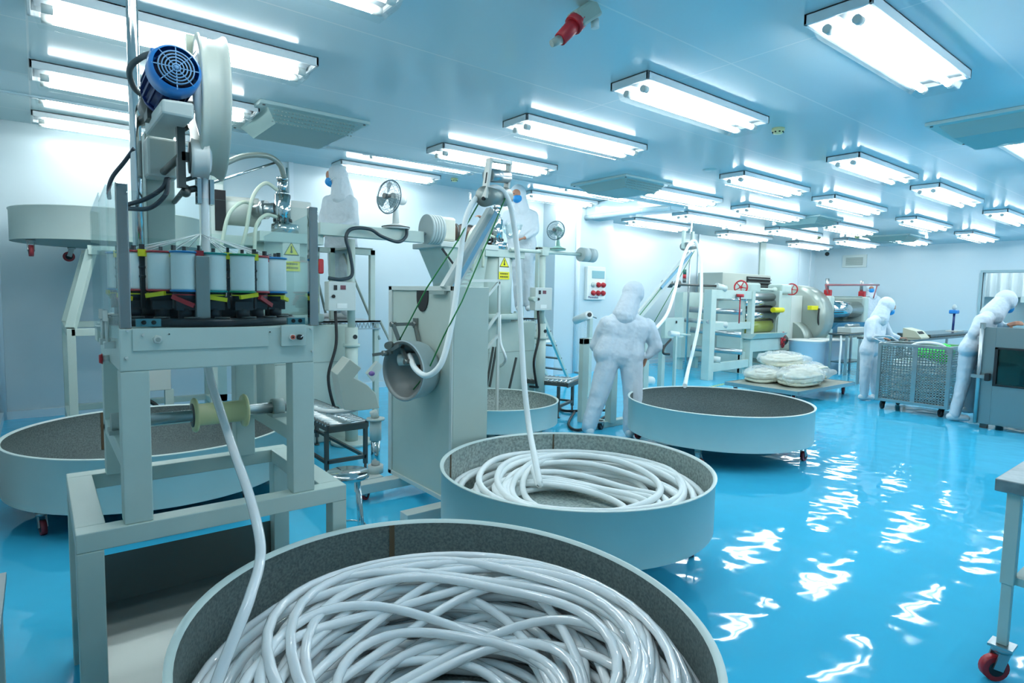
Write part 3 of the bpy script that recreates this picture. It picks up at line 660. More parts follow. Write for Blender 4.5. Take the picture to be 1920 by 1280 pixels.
lead = [PY(470, 1115, 1.62), PY(486, 1060, 1.72), PY(487, 1010, 1.80), PY(468, 930, 1.98), PY(440, 850, 2.18), PY(415, 775, 2.36), PY(392, 700, 2.47), V((gq.x+.0, 2.47, 1.30)), V((gq.x, 2.47, 1.6)), V((gq.x, 2.465, gq.z+.06)), PY(388, 318, 2.43), PY(390, 290, 2.41), PY(384, 262, 2.39), PY(376, 230, 2.36), PY(371, 190, 2.33), PY(368, 150, 2.33), PY(366, 115, 2.38), WC+V((0.02, 0, wr_-.01))]
for k in range(1, 3):
    t_ = PI/2+k*.42; lead.append(WC+axw*(.005)+V((0, -math.cos(t_)*(wr_-.035)*-1, math.sin(t_)*(wr_-.035))))
hp = coil(T1[0], T1[1], zt1, .53, .670, .0150, 110, 7, .42, lead, start=3.0, sgn=-1, endR=.9)
tag(MB().tube(hp, .0150, n=10).build('clear_hose', HOSEC), 'long clear hose heaped in the nearest tub and rising into the braiding machine', 'hose')
lead = [PY(1012, 905, 2.48), PY(1003, 860, 2.63), PY(992, 800, 2.88), PY(983, 720, 3.0), PY(977, 620, 3.1), PY(972, 500, 3.15), PY(965, 430, 3.18), PY(955, 380, 3.2), PY(935, 352, 3.22), PY(905, 360, 3.22), PY(880, 392, 3.2), PY(868, 440, 3.2), PY(861, 500, 3.18), PY(853, 570, 3.15), PY(840, 640, 3.12), PY(825, 685, 3.12), PY(800, 704, 3.2), PY(778, 690, 3.35), PY(768, 665, 3.5)]
hp = coil(2.385, 2.405, .272, .44, .71, .0178, 30, 11, .42, lead, start=1.2, ecc=.16)
tag(MB().tube(hp, .0185, n=10).build('white_hose', HOSEW), 'opaque white hose coiled in the middle tub and looping over the pulley arm', 'hose')
# ------------------------------------------------------------------ tall cabinet with pulley arm
CX0, CX1, CY0, CY1, CZT = 2.06, 2.335, 3.20, 4.08, 1.545
t = thing('haul_off_cabinet', 'tall grey steel cabinet on wheeled feet with slanted belt arm and round bowl', 'cabinet', (2.2, 3.6, 0))
m = MB().box((CX0, CY0, .13), (CX1, CY1, CZT)); body = m.build('cabinet_body', mat('cabinet_paint', srgb(192, 204, 194), .38, metal=.1, noise=srgb(182, 195, 186), nscale=2), t, bevel=.006)
m = MB()
for a, b in (((CX0-.012, CY0+.0, .13), (CX0, CY1, .16)), ((CX0-.012, CY0, CZT-.03), (CX0, CY1, CZT)), ((CX0-.012, CY1-.05, .13), (CX0, CY1, CZT)), ((CX0-.012, CY0, .13), (CX0, CY0+.025, CZT))): m.box(a, b)
m.build('panel_frame', PALE, t, bevel=.002)
q0, q1, q2 = PX(783, 538, CX0), PX(804, 538, CX0), PX(793, 578, CX0)
m = MB(); pts = [V((CX0-.002, q0.y, q0.z)), V((CX0-.002, q1.y, q1.z))]; r = abs(q0.y-q1.y)/2; cyy = (q0.y+q1.y)/2; zc = q2.z+r
for k in range(13): a = PI*k/12; pts.append(V((CX0-.002, cyy-r*math.cos(a)*(1), zc-r*1.3*math.sin(a))))
m.prism(pts, (-.006, 0, 0)); m.build('belt_slot', DARK, t)
a, b = PX(812, 545, CX0), PX(840, 552, CX0); MB().box((CX0-.03, b.y, b.z), (CX0-.012, a.y, a.z)).build('hinge_plate', PAINTD, t)
for yy in (3.95, 3.25): MB().box((CX0-.32, yy-.05, .06), (CX1+.30, yy+.05, .13)).build('foot_beam', PALE, t, bevel=.004)
for x, yy in ((CX0-.27, 3.95), (CX0-.27, 3.25), (CX1+.25, 3.95), (CX1+.25, 3.25)): caster(t, x, yy, .065, .04, .5, RED)
# bowl on the side facing the braider: open dish, linkage arms, roller
bc = PX(757, 695, CX0-.20); axb = V((-1, -.25, 0)).normalized()
rr = .195
m = MB(); m.m = 0; m.lathe([(.05, -.17), (rr*.9, -.16), (rr*.97, -.12), (rr, .0), (rr+.006, .006), (rr, .012)], bc, axb, n=48); m.m = 1; m.lathe([(rr, .012), (rr-.018, .012), (rr-.022, -.01), (rr*.62, -.12), (rr*.3, -.15), (.0, -.15)], bc, axb, n=48)
bo = m.build('bowl', [mat('bowl_cast', srgb(176, 192, 194), .45, metal=.2), mat('bowl_inner', srgb(132, 136, 134), .5, metal=.5)], t)
MB().cyl(bc-axb*.15, bc-axb*.10, .03, .02, n=16).build('bowl_hub', mat('copper_hub', srgb(150, 90, 70), .4, metal=.5), bo)
MB().cyl(bc-axb*.17, V((CX0, bc.y+.0, bc.z)), .05, n=20).build('bowl_shaft', STEEL, t)
rl = PX(765, 672, CX0-.13); MB().cyl(PX(748, 674, CX0-.17), PX(791, 672, CX0-.06), .04, n=24).build('pressure_roller', mat('roller_white', srgb(214, 222, 218), .4), t)
m = MB(); A = PX(737, 608, CX0-.14); Bp = PX(778, 607, CX0-.01); Cq = PX(763, 678, CX0-.20); D = PX(790, 664, CX0-.03); Eq = PX(722, 662, CX0-.30); Fq = PX(752, 644, CX0-.2)
for p, q in ((A, Bp), (A, Cq), (Bp, D), (Fq, Eq)): m.beam(p, q, .022, .022)
for p in (A, Bp, Cq, D, Fq, Eq): m.cyl(p+V((-.02,0,0)), p+V((.02,0,0)), .018, n=12)
m.beam(PX(700, 665, CX0-.34), PX(735, 660, CX0-.26), .03, .02); m.cyl(PX(727, 648, CX0-.30), PX(732, 646, CX0-.26), .024, n=16)
m.box((Bp.x-.0, Bp.y-.03, Bp.z-.03), (CX0, Bp.y+.03, Bp.z+.04)); m.build('linkage_arm', mat('link_steel', srgb(120, 124, 120), .35, metal=.7), t)
# slanted belt arm
AR0 = V((CX0+.10, 3.25, 1.50)); hd = PY(928, 345, 3.22)
m = MB(); lo = PY(838, 545, 3.30); hi = PY(925, 398, 3.30); m.beam(lo, hi, .05, .10, V((-.6, 0, .6))); m.build('belt_arm', mat('arm_alu', srgb(196, 204, 200), .4), t)
lo2 = PY(848, 545, 3.24); hi2 = PY(931, 398, 3.24); MB().beam(lo2, hi2, .012, .026, V((-.6, 0, .6))).build('arm_side_strip', BLUEPAN, t)
bu = [PY(898, 380, 3.20), PY(858, 452, 3.18), PY(800, 540, 3.12), PX(770, 598, CX0-.16), PX(745, 645, CX0-.17)]
bd = [PY(947, 372, 3.20), PY(925, 425, 3.16), PY(900, 485, 3.12), PY(866, 565, 3.06), PX(832, 630, CX0-.10), PX(800, 700, CX0-.10), PX(775, 730, CX0-.14)]
MB().tube(bu, .0045, n=6).build('round_belt', GREEN, t); MB().tube(bd, .0045, n=6).build('round_belt', GREEN, t)
for s in range(9):
    pass
m = MB()
for k in range(8): p = PY(863+k*2.5, 548-k*8, 3.36); m.box((p.x-.04, p.y, p.z-.006), (p.x+.04, p.y+.02, p.z+.006))
m.build('cooling_fin', PALE, t)
# pulley head: two cheeks, top roller, lower roller
hh = thing('pulley_head', 'white pulley frame with steel rollers at the top of the belt arm', 'pulley', tuple(PY(930, 380, 3.25)))
P1, P2 = PY(911, 335, 3.12), PY(947, 340, 3.40)
def cheek(xa, ya, xb, yb, Y):
    a, b = PY(xa, ya, Y), PY(xb, yb, Y); return a, b
m = MB(); a, b = PY(918, 297, 3.15), PY(908, 372, 3.15); m.beam(a, b, .055, .02, V((1,0,0))) ; a2, b2 = PY(955, 303, 3.32), PY(948, 372, 3.32); m.beam(a2, b2, .05, .02, V((1,0,0)))
m.beam(a-V((0,0,.01)), a2-V((0,0,.01)), .05, .02); m.build('pulley_cheek', mat('cheek_paint', srgb(220, 222, 214), .45), hh, bevel=.003)
m = MB(); u = (a2-a).normalized(); c0 = a+(b-a)*.42; m.cyl(c0+u*.015, c0+(a2-a)-u*.015, .042, n=28); m.build('upper_roller', STEEL, hh)
c0 = a+(b-a)*.95; L_ = (a2-a); m = MB(); m.lathe([(.0, .0), (.065, .0), (.05, L_.length*.5), (.065, L_.length), (.0, L_.length)], c0, u, n=32); m.build('lower_roller', mat('drum_steel', srgb(140, 150, 146), .4, metal=.5), hh)
m = MB(); m.beam(a+(b-a)*.35-u*.012, a+(b-a)*.62-u*.012, .012, .004, V((1,0,0))); m.cyl(b-u*.02, b, .012, n=10); m.build('slot_and_bolt', DARK, hh)
# translucent shield on polished post
t = thing('splash_shield', 'milky plastic notched shield on a short polished steel post', 'shield', tuple(PZ(704, 880, .0)))
YS = 4.35
pts = [(656, 673), (632, 702), (645, 768), (672, 770), (712, 765), (705, 738), (690, 722), (664, 708), (672, 698), (678, 690)]
fp = [PY(x, y, YS) for x, y in pts]; m = MB(); m.prism(fp, (.05, .26, 0)); m.build('shield_body', mat('milky_plastic', srgb(216, 220, 208), .3, trans=.2, sss=.1), t, bevel=.006)
q = [PY(688, 702, YS+.1), PY(708, 678, YS+.1), PY(718, 686, YS+.1), PY(700, 716, YS+.1)]; MB().prism(q, (.03, .1, 0)).build('shield_flap', PALE, t)
pf = PZ(704, 876, .12)
m = MB().cyl((pf.x, pf.y, .12), (pf.x, pf.y, .36), .035, n=24); m.build('post', CHROME, t)
zt2 = PY(704, 770, pf.y).z
MB().cyl((pf.x, pf.y, .08), (pf.x, pf.y, .14), .06, n=24).build('post_collar', PALE, t); m = MB().cyl((pf.x, pf.y, .34), (pf.x, pf.y, .50), .045, n=24).cyl((pf.x, pf.y, .50), (pf.x, pf.y, .515), .07, n=24).cyl((pf.x, pf.y, .515), (pf.x-.02, pf.y, zt2), .03, n=12)
m.build('post_head', PALE, t); MB().box((pf.x-.12, pf.y-.12, 0), (CX0-.01, pf.y+.12, .08)).build('base_plate', PALE, t, bevel=.004)
m = MB().ball(PY(697, 700, YS-.0), .025, (1,1,.8)); m.build('valve', mat('valve_violet', srgb(120, 90, 150), .4), t)
# ------------------------------------------------------------------ roller conveyors
def conveyor(nm, p0, p1, wid, z, nr, label, legs, mm=STEEL):
    t = thing(nm, label, 'conveyor', ((p0[0]+p1[0])/2, (p0[1]+p1[1])/2, 0))
    a = V((p0[0], p0[1], z)); b = V((p1[0], p1[1], z)); d = (b-a).normalized(); s = V((-d.y, d.x, 0))
    m = MB()
    for k in (-1, 1): m.beam(a+s*(k*wid/2), b+s*(k*wid/2), .02, .05)
    for e in (a, b): m.beam(e-s*wid/2-V((0,0,.01)), e+s*wid/2-V((0,0,.01)), .02, .05)
    m.build('side_channel', DSTEEL, t)
    L = (b-a).length
    for i in range(nr):
        c = a+d*(L*(i+.5)/nr)+V((0,0,.018))
        o = MB().cyl(c-s*(wid/2-.015), c+s*(wid/2-.015), .017, n=12).cyl(c-s*(wid/2+.015), c+s*(wid/2+.015), .007, n=8).build('roller', mm, t)
    m = MB()
    for f in legs:
        for k in (-1, 1):
            p = a+d*(L*f)+s*(k*wid/2); m.beam(p-V((0,0,.03)), V((p.x, p.y, .08)), .03, .03); m.cyl((p.x, p.y, 0), (p.x, p.y, .09), .012, n=8); m.cyl((p.x, p.y, 0), (p.x, p.y, .012), .025, n=12)
        p = a+d*(L*f); m.beam(V((p.x, p.y, .14))-s*wid/2, V((p.x, p.y, .14))+s*wid/2, .03, .03)
    for k in (-1, 1): m.beam(V((a.x, a.y, .14))+s*(k*wid/2)+d*(L*legs[0]), V((a.x, a.y, .14))+s*(k*wid/2)+d*(L*legs[-1]), .025, .025)
    m.build('leg_frame', DSTEEL, t)
    return t
conveyor('roller_conveyor', (1.92, 5.95), (1.92, 4.52), .33, .42, 24, 'steel roller conveyor between the braiding machine and the milky shield', (.2, .97), mat('roller_chrome', srgb(205, 212, 212), .22, metal=.7))
c0, c1 = PZ(905, 708, .42), PZ(1098, 722, .42)
conveyor('roller_conveyor', (4.74, 6.35), (5.22, 5.32), .48, .42, 20, 'steel roller conveyor carrying a white hose behind the small grey tub', (.1, .9), mat('roller_chrome', srgb(205, 212, 212), .22, metal=.7))
# stool
t = thing('round_stool', 'round polished steel stool partly behind the braiding machine base', 'stool', (1.32, 3.15, 0))
MB().lathe([(0, .50), (.112, .50), (.118, .495), (.118, .47), (.108, .465), (0, .465)], (1.32, 3.12, 0), n=40).build('seat', CHROME, t)
for k in range(4):
    a = k*PI/2+.5; MB().cyl((1.32+.075*math.cos(a), 3.12+.075*math.sin(a), .47), (1.32+.12*math.cos(a), 3.12+.12*math.sin(a), 0), .010, n=10).build('leg', CHROME, t)
MB().tube([(1.32+.10*math.cos(k*PI/12), 3.12+.10*math.sin(k*PI/12), .18) for k in range(25)], .006, n=6).build('foot_ring', CHROME, t)
# ------------------------------------------------------------------ caution sign, fans, extruders
def sign(parent, x, y, z, s=1.0, ny=-1):
    w_, h_ = .155*s, .29*s
    b = MB().box((x-w_/2, y-.003, z-h_/2), (x+w_/2, y, z+h_/2)).build('warning_sign', mat('sign_white', srgb(225, 228, 215), .5), parent)
    Y = y-.004; cz = z+h_*.17; q = w_*.46
    tri = lambda r, yy: [(x-r, yy, cz-r*.75), (x+r, yy, cz-r*.75), (x, yy, cz+r*.98)]
    m = MB(); m.m = 0; m.prism(tri(q, Y), (0, .001, 0)); m.m = 1; m.prism(tri(q*.82, Y-.001), (0, .001, 0)); m.m = 0
    m.box((x-.006*s, Y-.002, cz-.01*s), (x+.006*s, Y-.001, cz+.035*s)); m.cyl((x, Y-.002, cz-.02*s), (x, Y-.001, cz-.02*s), .012*s, n=12)
    m.build('triangle', [BLACK, SIGNY], b)
    m = MB(); m.m = 0; m.box((x-w_/2, Y, z-h_/2), (x+w_/2, Y+.001, z-h_*.20)); m.m = 1
    rr_ = random.Random(5)
    for row in range(2):
        xx = x-w_*.38
        while xx < x+w_*.36:
            l = rr_.uniform(.006, .013)*s; m.box((xx, Y-.001, z-h_*.31-row*.036*s), (xx+l, Y, z-h_*.31-row*.036*s+.02*s)); xx += l+.004*s
    m.build('caption', [SIGNY, mat('sign_ink', srgb(90, 84, 20), .6)], b)
def fan(x, y, z, r, yaw, label, h=.30, pale=WHITE):
    t = thing('desk_fan', label, 'fan', (x, y, z), None)
    MB().lathe([(0, 0), (r*.85, 0), (r*.8, .02), (r*.3, .05), (0, .055)], (x, y, z), n=32).build('base', pale, t)
    MB().lathe([(r*.72, .012), (r*.86, .012), (r*.86, .02), (r*.72, .02)], (x, y, z), n=32).build('base_band', BLACK, t)
    MB().cyl((x, y, z+.04), (x, y, z+h-.04), r*.22, r*.13, n=16).build('neck', pale, t)
    d = V((math.cos(yaw), math.sin(yaw), .05)).normalized(); c = V((x, y, z+h))
    MB().cyl(c-d*.09, c+d*.05, .048, .052, n=20).ball(c-d*.09, .048, n=14).build('motor_housing', pale, t)
    g = c+d*.09; a = d.orthogonal().normalized(); b = d.cross(a); m = MB()
    ring = lambda rad, off: [g+d*off+a*(rad*math.cos(2*PI*k/36))+b*(rad*math.sin(2*PI*k/36)) for k in range(37)]
    m.tube(ring(r, 0), .006, n=6); m.tube(ring(r*.97, .02), .0025, n=4)
    for rad, off in ((r*.8, .045), (r*.55, .06), (r*.3, .066), (r*.8, -.035), (r*.5, -.04)): m.tube(ring(rad, off), .0015, n=4)
    for k in range(28):
        e = a*math.cos(2*PI*k/28)+b*math.sin(2*PI*k/28); m.tube([g+e*(r*.15)+d*.067, g+e*(r*.6)+d*.058, g+e*r], .0012, n=4, cap=False); m.tube([g+e*(r*.15)-d*.04, g+e*(r*.7)-d*.038, g+e*r], .0012, n=4, cap=False)
    m.build('guard', mat('fan_wire', srgb(95, 120, 128), .4), t)
    MB().cyl(g+d*.0, g+d*.07, r*.16, n=16).build('hub', DSTEEL, t)
    for k in range(3):
        a0 = 2*PI*k/3; pts = []
        for rr_, da, tw in ((.15, 0, .01), (.88, -.35, .018), (.92, .1, .0), (.8, .55, -.016), (.15, .5, -.008)):
            e = a*math.cos(a0+da)+b*math.sin(a0+da); pts.append(g+e*(r*rr_)+d*(tw+.02))
        MB().prism(pts, d*.003).build('blade', mat('fan_blade', srgb(190, 215, 220), .3, trans=.4), t)
    return t
def extruder(x0, v, label):
    t = thing('extruder', label, 'machine', (x0+.2, 6.1, 0))
    y0 = 5.6
    m = MB(); m.box((x0-.12, y0+.12, 0), (x0+.62, y0+1.0, 1.17)); m.build('base_housing', PAINT, t, bevel=.02)
    MB().box((x0-.125, y0+.115, .80), (x0+.625, y0+.12, .805)).build('seam_line', PAINTD, t)
    m = MB().cyl((x0, y0+.25, 1.17), (x0, y0+.25, 1.98), .25, n=40); m.build('column', PAINT, t)
    MB().lathe([(.25, 1.20), (.33, 1.20), (.34, 1.22), (.34, 1.26), (.33, 1.27), (.25, 1.27)], (x0+.05, y0+.28, 0), n=48).build('column_flange', PAINT, t)
    MB().box((x0-.28, y0-.02, 1.93), (x0+.30, y0+.52, 2.02)).build('top_plate', PAINT, t, bevel=.006)
    sign(t, x0+.0, y0-.005, 1.82, 1.0)
    cz = 2.10
    m = MB(); m.cyl((x0-.02, y0+.1, 2.02), (x0-.02, y0+.1, 2.10), .12, n=32)
    m.cyl((x0-.04, y0+.1, cz), (x0-.04, y0+.1, cz+.27), .072, n=32).cyl((x0-.04, y0+.1, cz+.27), (x0-.04, y0+.1, cz+.29), .06, n=24).cyl((x0-.04, y0+.1, cz+.29), (x0-.04, y0+.1, cz+.40), .042, n=24).cyl((x0-.04, y0+.1, cz+.40), (x0-.04, y0+.1, cz+.43), .05, n=24)
    m.cyl((x0+.0, y0+.1, cz+.25), (x0+.0, y0+.1, cz+.52), .008, n=8)
    h = m.build('crosshead', CHROME, t)
    m = MB()
    for k in range(8): a = k*PI/4; m.cyl((x0-.04+.078*math.cos(a), y0+.1+.078*math.sin(a), cz+.02), (x0-.04+.078*math.cos(a), y0+.1+.078*math.sin(a), cz+.05), .009, n=8)
    m.build('head_bolt', DSTEEL, h)
    MB().cyl((x0-.10, y0+.12, cz+.14), (x0-.26, y0+.25, cz+.12), .055, n=20).cyl((x0-.16, y0+.17, cz+.13), (x0-.19, y0+.2, cz+.13), .085, n=20).build('barrel_neck', STEEL, t)
    if v == 'A':
        m = MB().lathe([(0, 0), (.05, .005), (.10, .03), (.13, .08), (.135, .36), (.1, .38)], (x0-.53, y0+.45, 2.22), (1, -.15, 0), n=36); m.build('barrel_cover', mat('cover_white', srgb(205, 210, 202), .3, trans=.1), t)
        m = MB().box((x0-.60, y0+.30, 1.98), (x0-.50, y0+.8, 2.43)); m.build('barrel_box', PALE, t); MB().box((x0-.57, y0+.29, 2.02), (x0-.48, y0+.30, 2.38)).build('barrel_opening', DARK, t)
        MB().box((x0-.62, y0+.2, 1.90), (x0-.2, y0+.85, 1.98)).build('support_shelf', PAINT, t)
        for xx in (x0-.58, x0-.24): MB().box((xx-.03, y0+.4, 0), (xx+.03, y0+.46, 1.9)).build('shelf_post', PAINT, t)
        MB().box((x0+.05, y0+.3, 2.02), (x0+.30, y0+.7, 2.36)).build('drive_box', PALE, t, bevel=.01)
    else:
        MB().box((x0-.82, y0+.1, 2.07), (x0-.60, y0+.4, 2.34)).build('drive_cover', mat('cover_grey', srgb(196, 200, 188), .4), t, bevel=.03)
        MB().lathe([(.12, 0), (.13, .02), (.13, .05), (.12, .06)], (x0-.84, y0+.25, 2.2), (1, 0, 0), n=30).build('cover_band', BLACK, t)
        m = MB().cyl((x0-.6, y0+.25, 2.2), (x0-.12, y0+.2, 2.16), .09, n=24); m.build('barrel', mat('barrel_brown', srgb(96, 78, 68), .5, metal=.3), t)
        for k in range(4): MB().cyl((x0-.55+.11*k, y0+.25, 2.2), (x0-.52+.11*k, y0+.25, 2.2), .1, n=24).build('heater_band', DSTEEL, t)
        m = MB(); a = [(x0-.84, y0+.0), (x0-.22, y0+.0), (x0-.22, y0+.55), (x0-.84, y0+.55)]; b = [(x0-.66, y0+.05), (x0-.25, y0+.05), (x0-.25, y0+.5), (x0-.66, y0+.5)]
        m.add([(x, y, 2.04) for x, y in a]+[(x, y, 1.62) for x, y in b]+[(x, y, 0) for x, y in b], [(0,1,2,3), (0,4,5,1), (1,5,6,2), (2,6,7,3), (3,7,4,0), (4,8,9,5), (5,9,10,6), (6,10,11,7), (7,11,8,4)])
        m.build('frame_body', PAINT, t); MB().box((x0-.88, y0-.03, 2.0), (x0-.1, y0+.6, 2.06)).build('machine_table', PALE, t, bevel=.008)
        MB().beam((x0-.86, y0-.02, 1.98), (x0-.62, y0-.02, 1.72), .012, .02).build('gas_strut', DARK, t)
    m = MB(); r = .013
    hs = [[(x0-.10, y0+.05, cz+.30), (x0-.22, y0-.0, cz+.34), (x0-.34, y0-.05, cz+.2), (x0-.40, y0-.05, cz-.1), (x0-.46, y0, cz-.35)], [(x0-.11, y0+.05, cz+.06), (x0-.22, y0, cz+.06), (x0-.31, y0-.03, cz-.05), (x0-.33, y0-.04, cz-.3)], [(x0-.3, y0+.1, cz+.16), (x0-.42, y0, cz+.15), (x0-.54, y0-.05, cz+.02), (x0-.60, y0-.05, cz-.25)]]
    for hh_ in hs: MB().tube(catmull(hh_), .016).build('cooling_hose', mat('cooling_hose', srgb(196, 206, 188), .4), t)
    px_ = x0+.56
    m = MB().cyl((px_, y0-.05, 1.13), (px_, y0-.05, 2.0), .036, n=20); m.build('swivel_post', PAINT, t)
    m = MB().cyl((px_, y0-.05, 0.03), (px_, y0-.05, 1.15), .062, n=24).cyl((px_, y0-.05, .96), (px_, y0-.05, .99), .082, n=24).cyl((px_, y0-.05, 0), (px_, y0-.05, .03), .2, n=32); pb = m.build('post_sleeve', PAINT, t)
    MB().cyl((px_+.01, y0-.118, 1.06), (px_+.01, y0-.11, 1.06), .022, n=14).build('sleeve_hole', BLACK, pb)
    zb = 2.08
    bw = .10 if v == 'A' else .035
    if v == 'A': MB().box((x0+.24, y0-.09, 2.02), (x0+1.34, y0+.01, 2.135)).build('swivel_beam', PAINT, t, bevel=.006)
    else: MB().cyl((x0+.05, y0-.05, 2.02), (x0+1.2, y0-.05, 2.03), .022, n=14).box((px_-.05, y0-.1, 1.98), (px_+.05, y0, 2.06)).build('swivel_beam', PAINT, t)
    wx, wr2, wl = (x0+1.38, .155, .16) if v == 'A' else (x0+1.2, .09, .24)
    m = MB(); m.cyl((wx-.12, y0-.05, 2.12 if v == 'A' else 2.03), (wx+.02, y0-.05, 2.12 if v == 'A' else 2.03), .012, n=10)
    n_ = 5 if v == 'A' else 2
    for k in range(n_): m.cyl((wx+wl/n_*k, y0-.05, 2.165 if v == 'A' else 2.03), (wx+wl/n_*(k+.96), y0-.05, 2.165 if v == 'A' else 2.03), wr2, n=40)
    m.build('counterweight', mat('weight_grey', srgb(178, 190, 188), .35), t)
    bx0 = x0+.29 if v == 'A' else x0+.36
    cb = MB().box((bx0, y0-.16, 1.315), (bx0+.27, y0-.05, 1.59)).build('control_box', PALE, t, bevel=.008)
    MB().box((bx0+.05, y0-.168, 1.51), (bx0+.08, y0-.16, 1.555)).build('rocker_switch', BLACK, cb); MB().cyl((bx0+.045, y0-.172, 1.45), (bx0+.045, y0-.16, 1.45), .016, n=14).build('rotary_knob', BLACK, cb)
    MB().box((bx0+.115, y0-.166, 1.515), (bx0+.165, y0-.16, 1.555)).build('display', mat('display_red', srgb(110, 60, 70), .4), cb); MB().box((bx0+.08, y0-.163, 1.34), (bx0+.18, y0-.16, 1.385)).build('sticker', WHITE, cb)
    MB().tube(catmull([(bx0+.08, y0-.12, 1.31), (bx0+.07, y0-.16, 1.0), (bx0-.01, y0-.17, .7), (bx0+.04, y0-.17, .42), (bx0+.10, y0-.12, .38), (bx0+.12, y0+.05, .36)]), .015).build('power_cable', BLACK, t)
    if v == 'A':
        MB().tube(catmull([(x0+.30, y0-.12, 1.62), (x0+.42, y0-.16, 1.61), (x0+.52, y0-.16, 1.66), (x0+.50, y0-.16, 1.85), (x0+.46, y0-.16, 2.0), (x0+.52, y0-.16, 2.09), (x0+.70, y0-.16, 2.10), (x0+.83, y0-.16, 2.04), (x0+1.0, y0-.16, 2.0), (x0+1.1, y0-.14, 2.06), (x0+1.12, y0-.12, 2.14)]), .017).build('flexible_conduit', mat('conduit_black', srgb(34, 52, 60), .45), t)
        MB().box((x0+.245, y0-.03, 1.66), (x0+.30, y0, 1.80)).build('red_strap', RED, t, bevel=.02)
        MB().tube(catmull([PY(533, 333, 5.62), PY(524, 308, 5.55), PY(500, 292, 5.5), PY(455, 293, 5.45), (PY(410, 312, 5.4)), PY(380, 330, 5.4)]), .024).build('outlet_pipe', mat('pipe_grey', srgb(135, 145, 138), .35, metal=.3), t)
        MB().cyl(PY(522, 303, 5.55), PY(385, 347, 5.45), .011, n=10).build('support_rod', CHROME, t)
    else:
        MB().cyl((x0+.36-.0, y0-.165, 1.45), (x0+.36+.02, y0-.04, 1.45), .03, n=14).build('box_lug', PAINT, t)
        MB().cyl(PY(882, 400, 5.7), PY(882, 360, 5.7), .012, n=8).build('feed_rod', CHROME, t)
        # transparent funnel beside the head
        MB().lathe([(.02, -.16), (.10, -.10), (.13, 0), (.125, .002)], PY(960, 420, 5.62), (0, 0, 1), n=30).build('clear_bowl', glassmat('bowl_clear', (.9, .97, .97, 1)), t)
    return t
extruder(1.83, 'A', 'grey extruder behind the braiding machine, with thick swivel beam and large ribbed weight')
extruder(4.29, 'B', 'grey extruder behind the tall cabinet, with thin swivel pipe and small weight')
p = PY(742, 428, 5.55); fan(p.x, 5.55, 2.14, .165, PI*.98+.35, 'white table fan standing on the thick swivel beam', .30)
p = PY(1046, 470, 5.55); fan(p.x, 5.55, 2.06, .115, PI*1.15, 'small pale green fan standing on the thin swivel pipe', .23, PGREEN)
# ------------------------------------------------------------------ platforms with railings and stairs
def platform(x0, label, stair=False):
    t = thing('work_platform', label, 'platform', (x0+.7, 6.5, 0))
    X0, X1, Y0, Y1, z = x0+.22, x0+.98, 5.78, 7.0, 1.20
    if stair: X0, X1, Y0, Y1 = x0+.40, x0+.80, 5.9, 7.0
    m = MB().box((X0, Y0, z-.015), (X1, Y1, z)); n = 26
    m.box((X0, Y0, z-.09), (X1, Y0+.02, z-.075)).box((X0, Y0, z-.02), (X1, Y0+.02, z))
    k = int((X1-X0)/.04)
    for i in range(k):
        a = X0+i*.04; m.beam((a, Y0+.01, z-.08), (a+.02, Y0+.01, z-.012), .006, .01); m.beam((a+.02, Y0+.01, z-.012), (a+.04, Y0+.01, z-.08), .006, .01)
    m.build('perforated_deck', STEEL, t)
    for x in (X0+.02, X1-.03):
        for y in (Y0+.05, Y1-.05): MB().beam((x, y, 0), (x, y, z-.02), .05, .05).build('platform_leg', PAINT, t)
    if not stair:
        def portal(xa, xb, y, zt): return MB().box((xa, y, z), (xa+.055, y+.05, zt)).box((xb-.055, y, z), (xb, y+.05, zt)).box((xa, y, zt-.055), (xb, y+.05, zt))
        portal(x0+.64, x0+.93, 5.80, 1.93).build('railing', PAINT, t, bevel=.004); portal(x0+.40, x0+.62, 6.1, 1.95).build('railing', PAINT, t, bevel=.004)
        MB().box((x0+.66, 5.84, 1.93), (x0+.92, 6.5, 1.95)).build('railing_shelf', PAINTD, t)
        m = MB().cyl((x0+.75, 6.2, 1.9), (x0+.98, 5.8, 1.0), .014, n=8).cyl((x0+.98, 5.8, 1.2), (x0+1.15, 5.7, .8), .014, n=8).cyl((x0+.55, 6.5, 1.75), (x0+.68, 6.5, 1.2), .014, n=8); m.build('brace_rod', PAINTD, t)
    else:
        xs0, xs1 = x0+.62, x0+.84
        a = PY(1010, 452, 5.75); b = PY(1030, 452, 5.75)
        m = MB().box((a.x-.0, 5.75, z), (a.x+.07, 5.81, 2.10)).box((a.x, 5.75, 2.06), (a.x+.36, 5.81, 2.11)).box((a.x+.27, 6.4, 1.2), (a.x+.32, 6.45, 2.1)).box((a.x, 6.4, 2.06), (a.x+.32, 6.45, 2.1)); m.build('railing', PAINT, t, bevel=.004)
        # steep stair
        st = thing('step_ladder', 'grey metal stair leaning against the second work platform', 'stairs', (x0+1.2, 6.2, 0))
        A0, A1 = PY(1014, 592, 6.05), PZ(1064, 712); B0, B1 = PY(1012, 622, 6.45), PZ(1048, 712)
        A0 = PY(1016, 590, 5.95); A1 = PZ(1066, 712); off = V((-.10, .45, 0))
        for o_ in (V((0,0,0)), off): MB().beam(A0+o_, A1+o_, .035, .07).build('stringer', PAINT, st)
        for k in range(1, 5):
            c = A0+(A1-A0)*(k/5); MB().beam(c, c+off, .12, .02, V((0,0,1))).build('tread', DSTEEL, st)
    return t
platform(1.83, 'raised perforated platform with square railings where the left worker stands'); platform(4.29, 'raised platform with grey posts where the second worker stands', True)
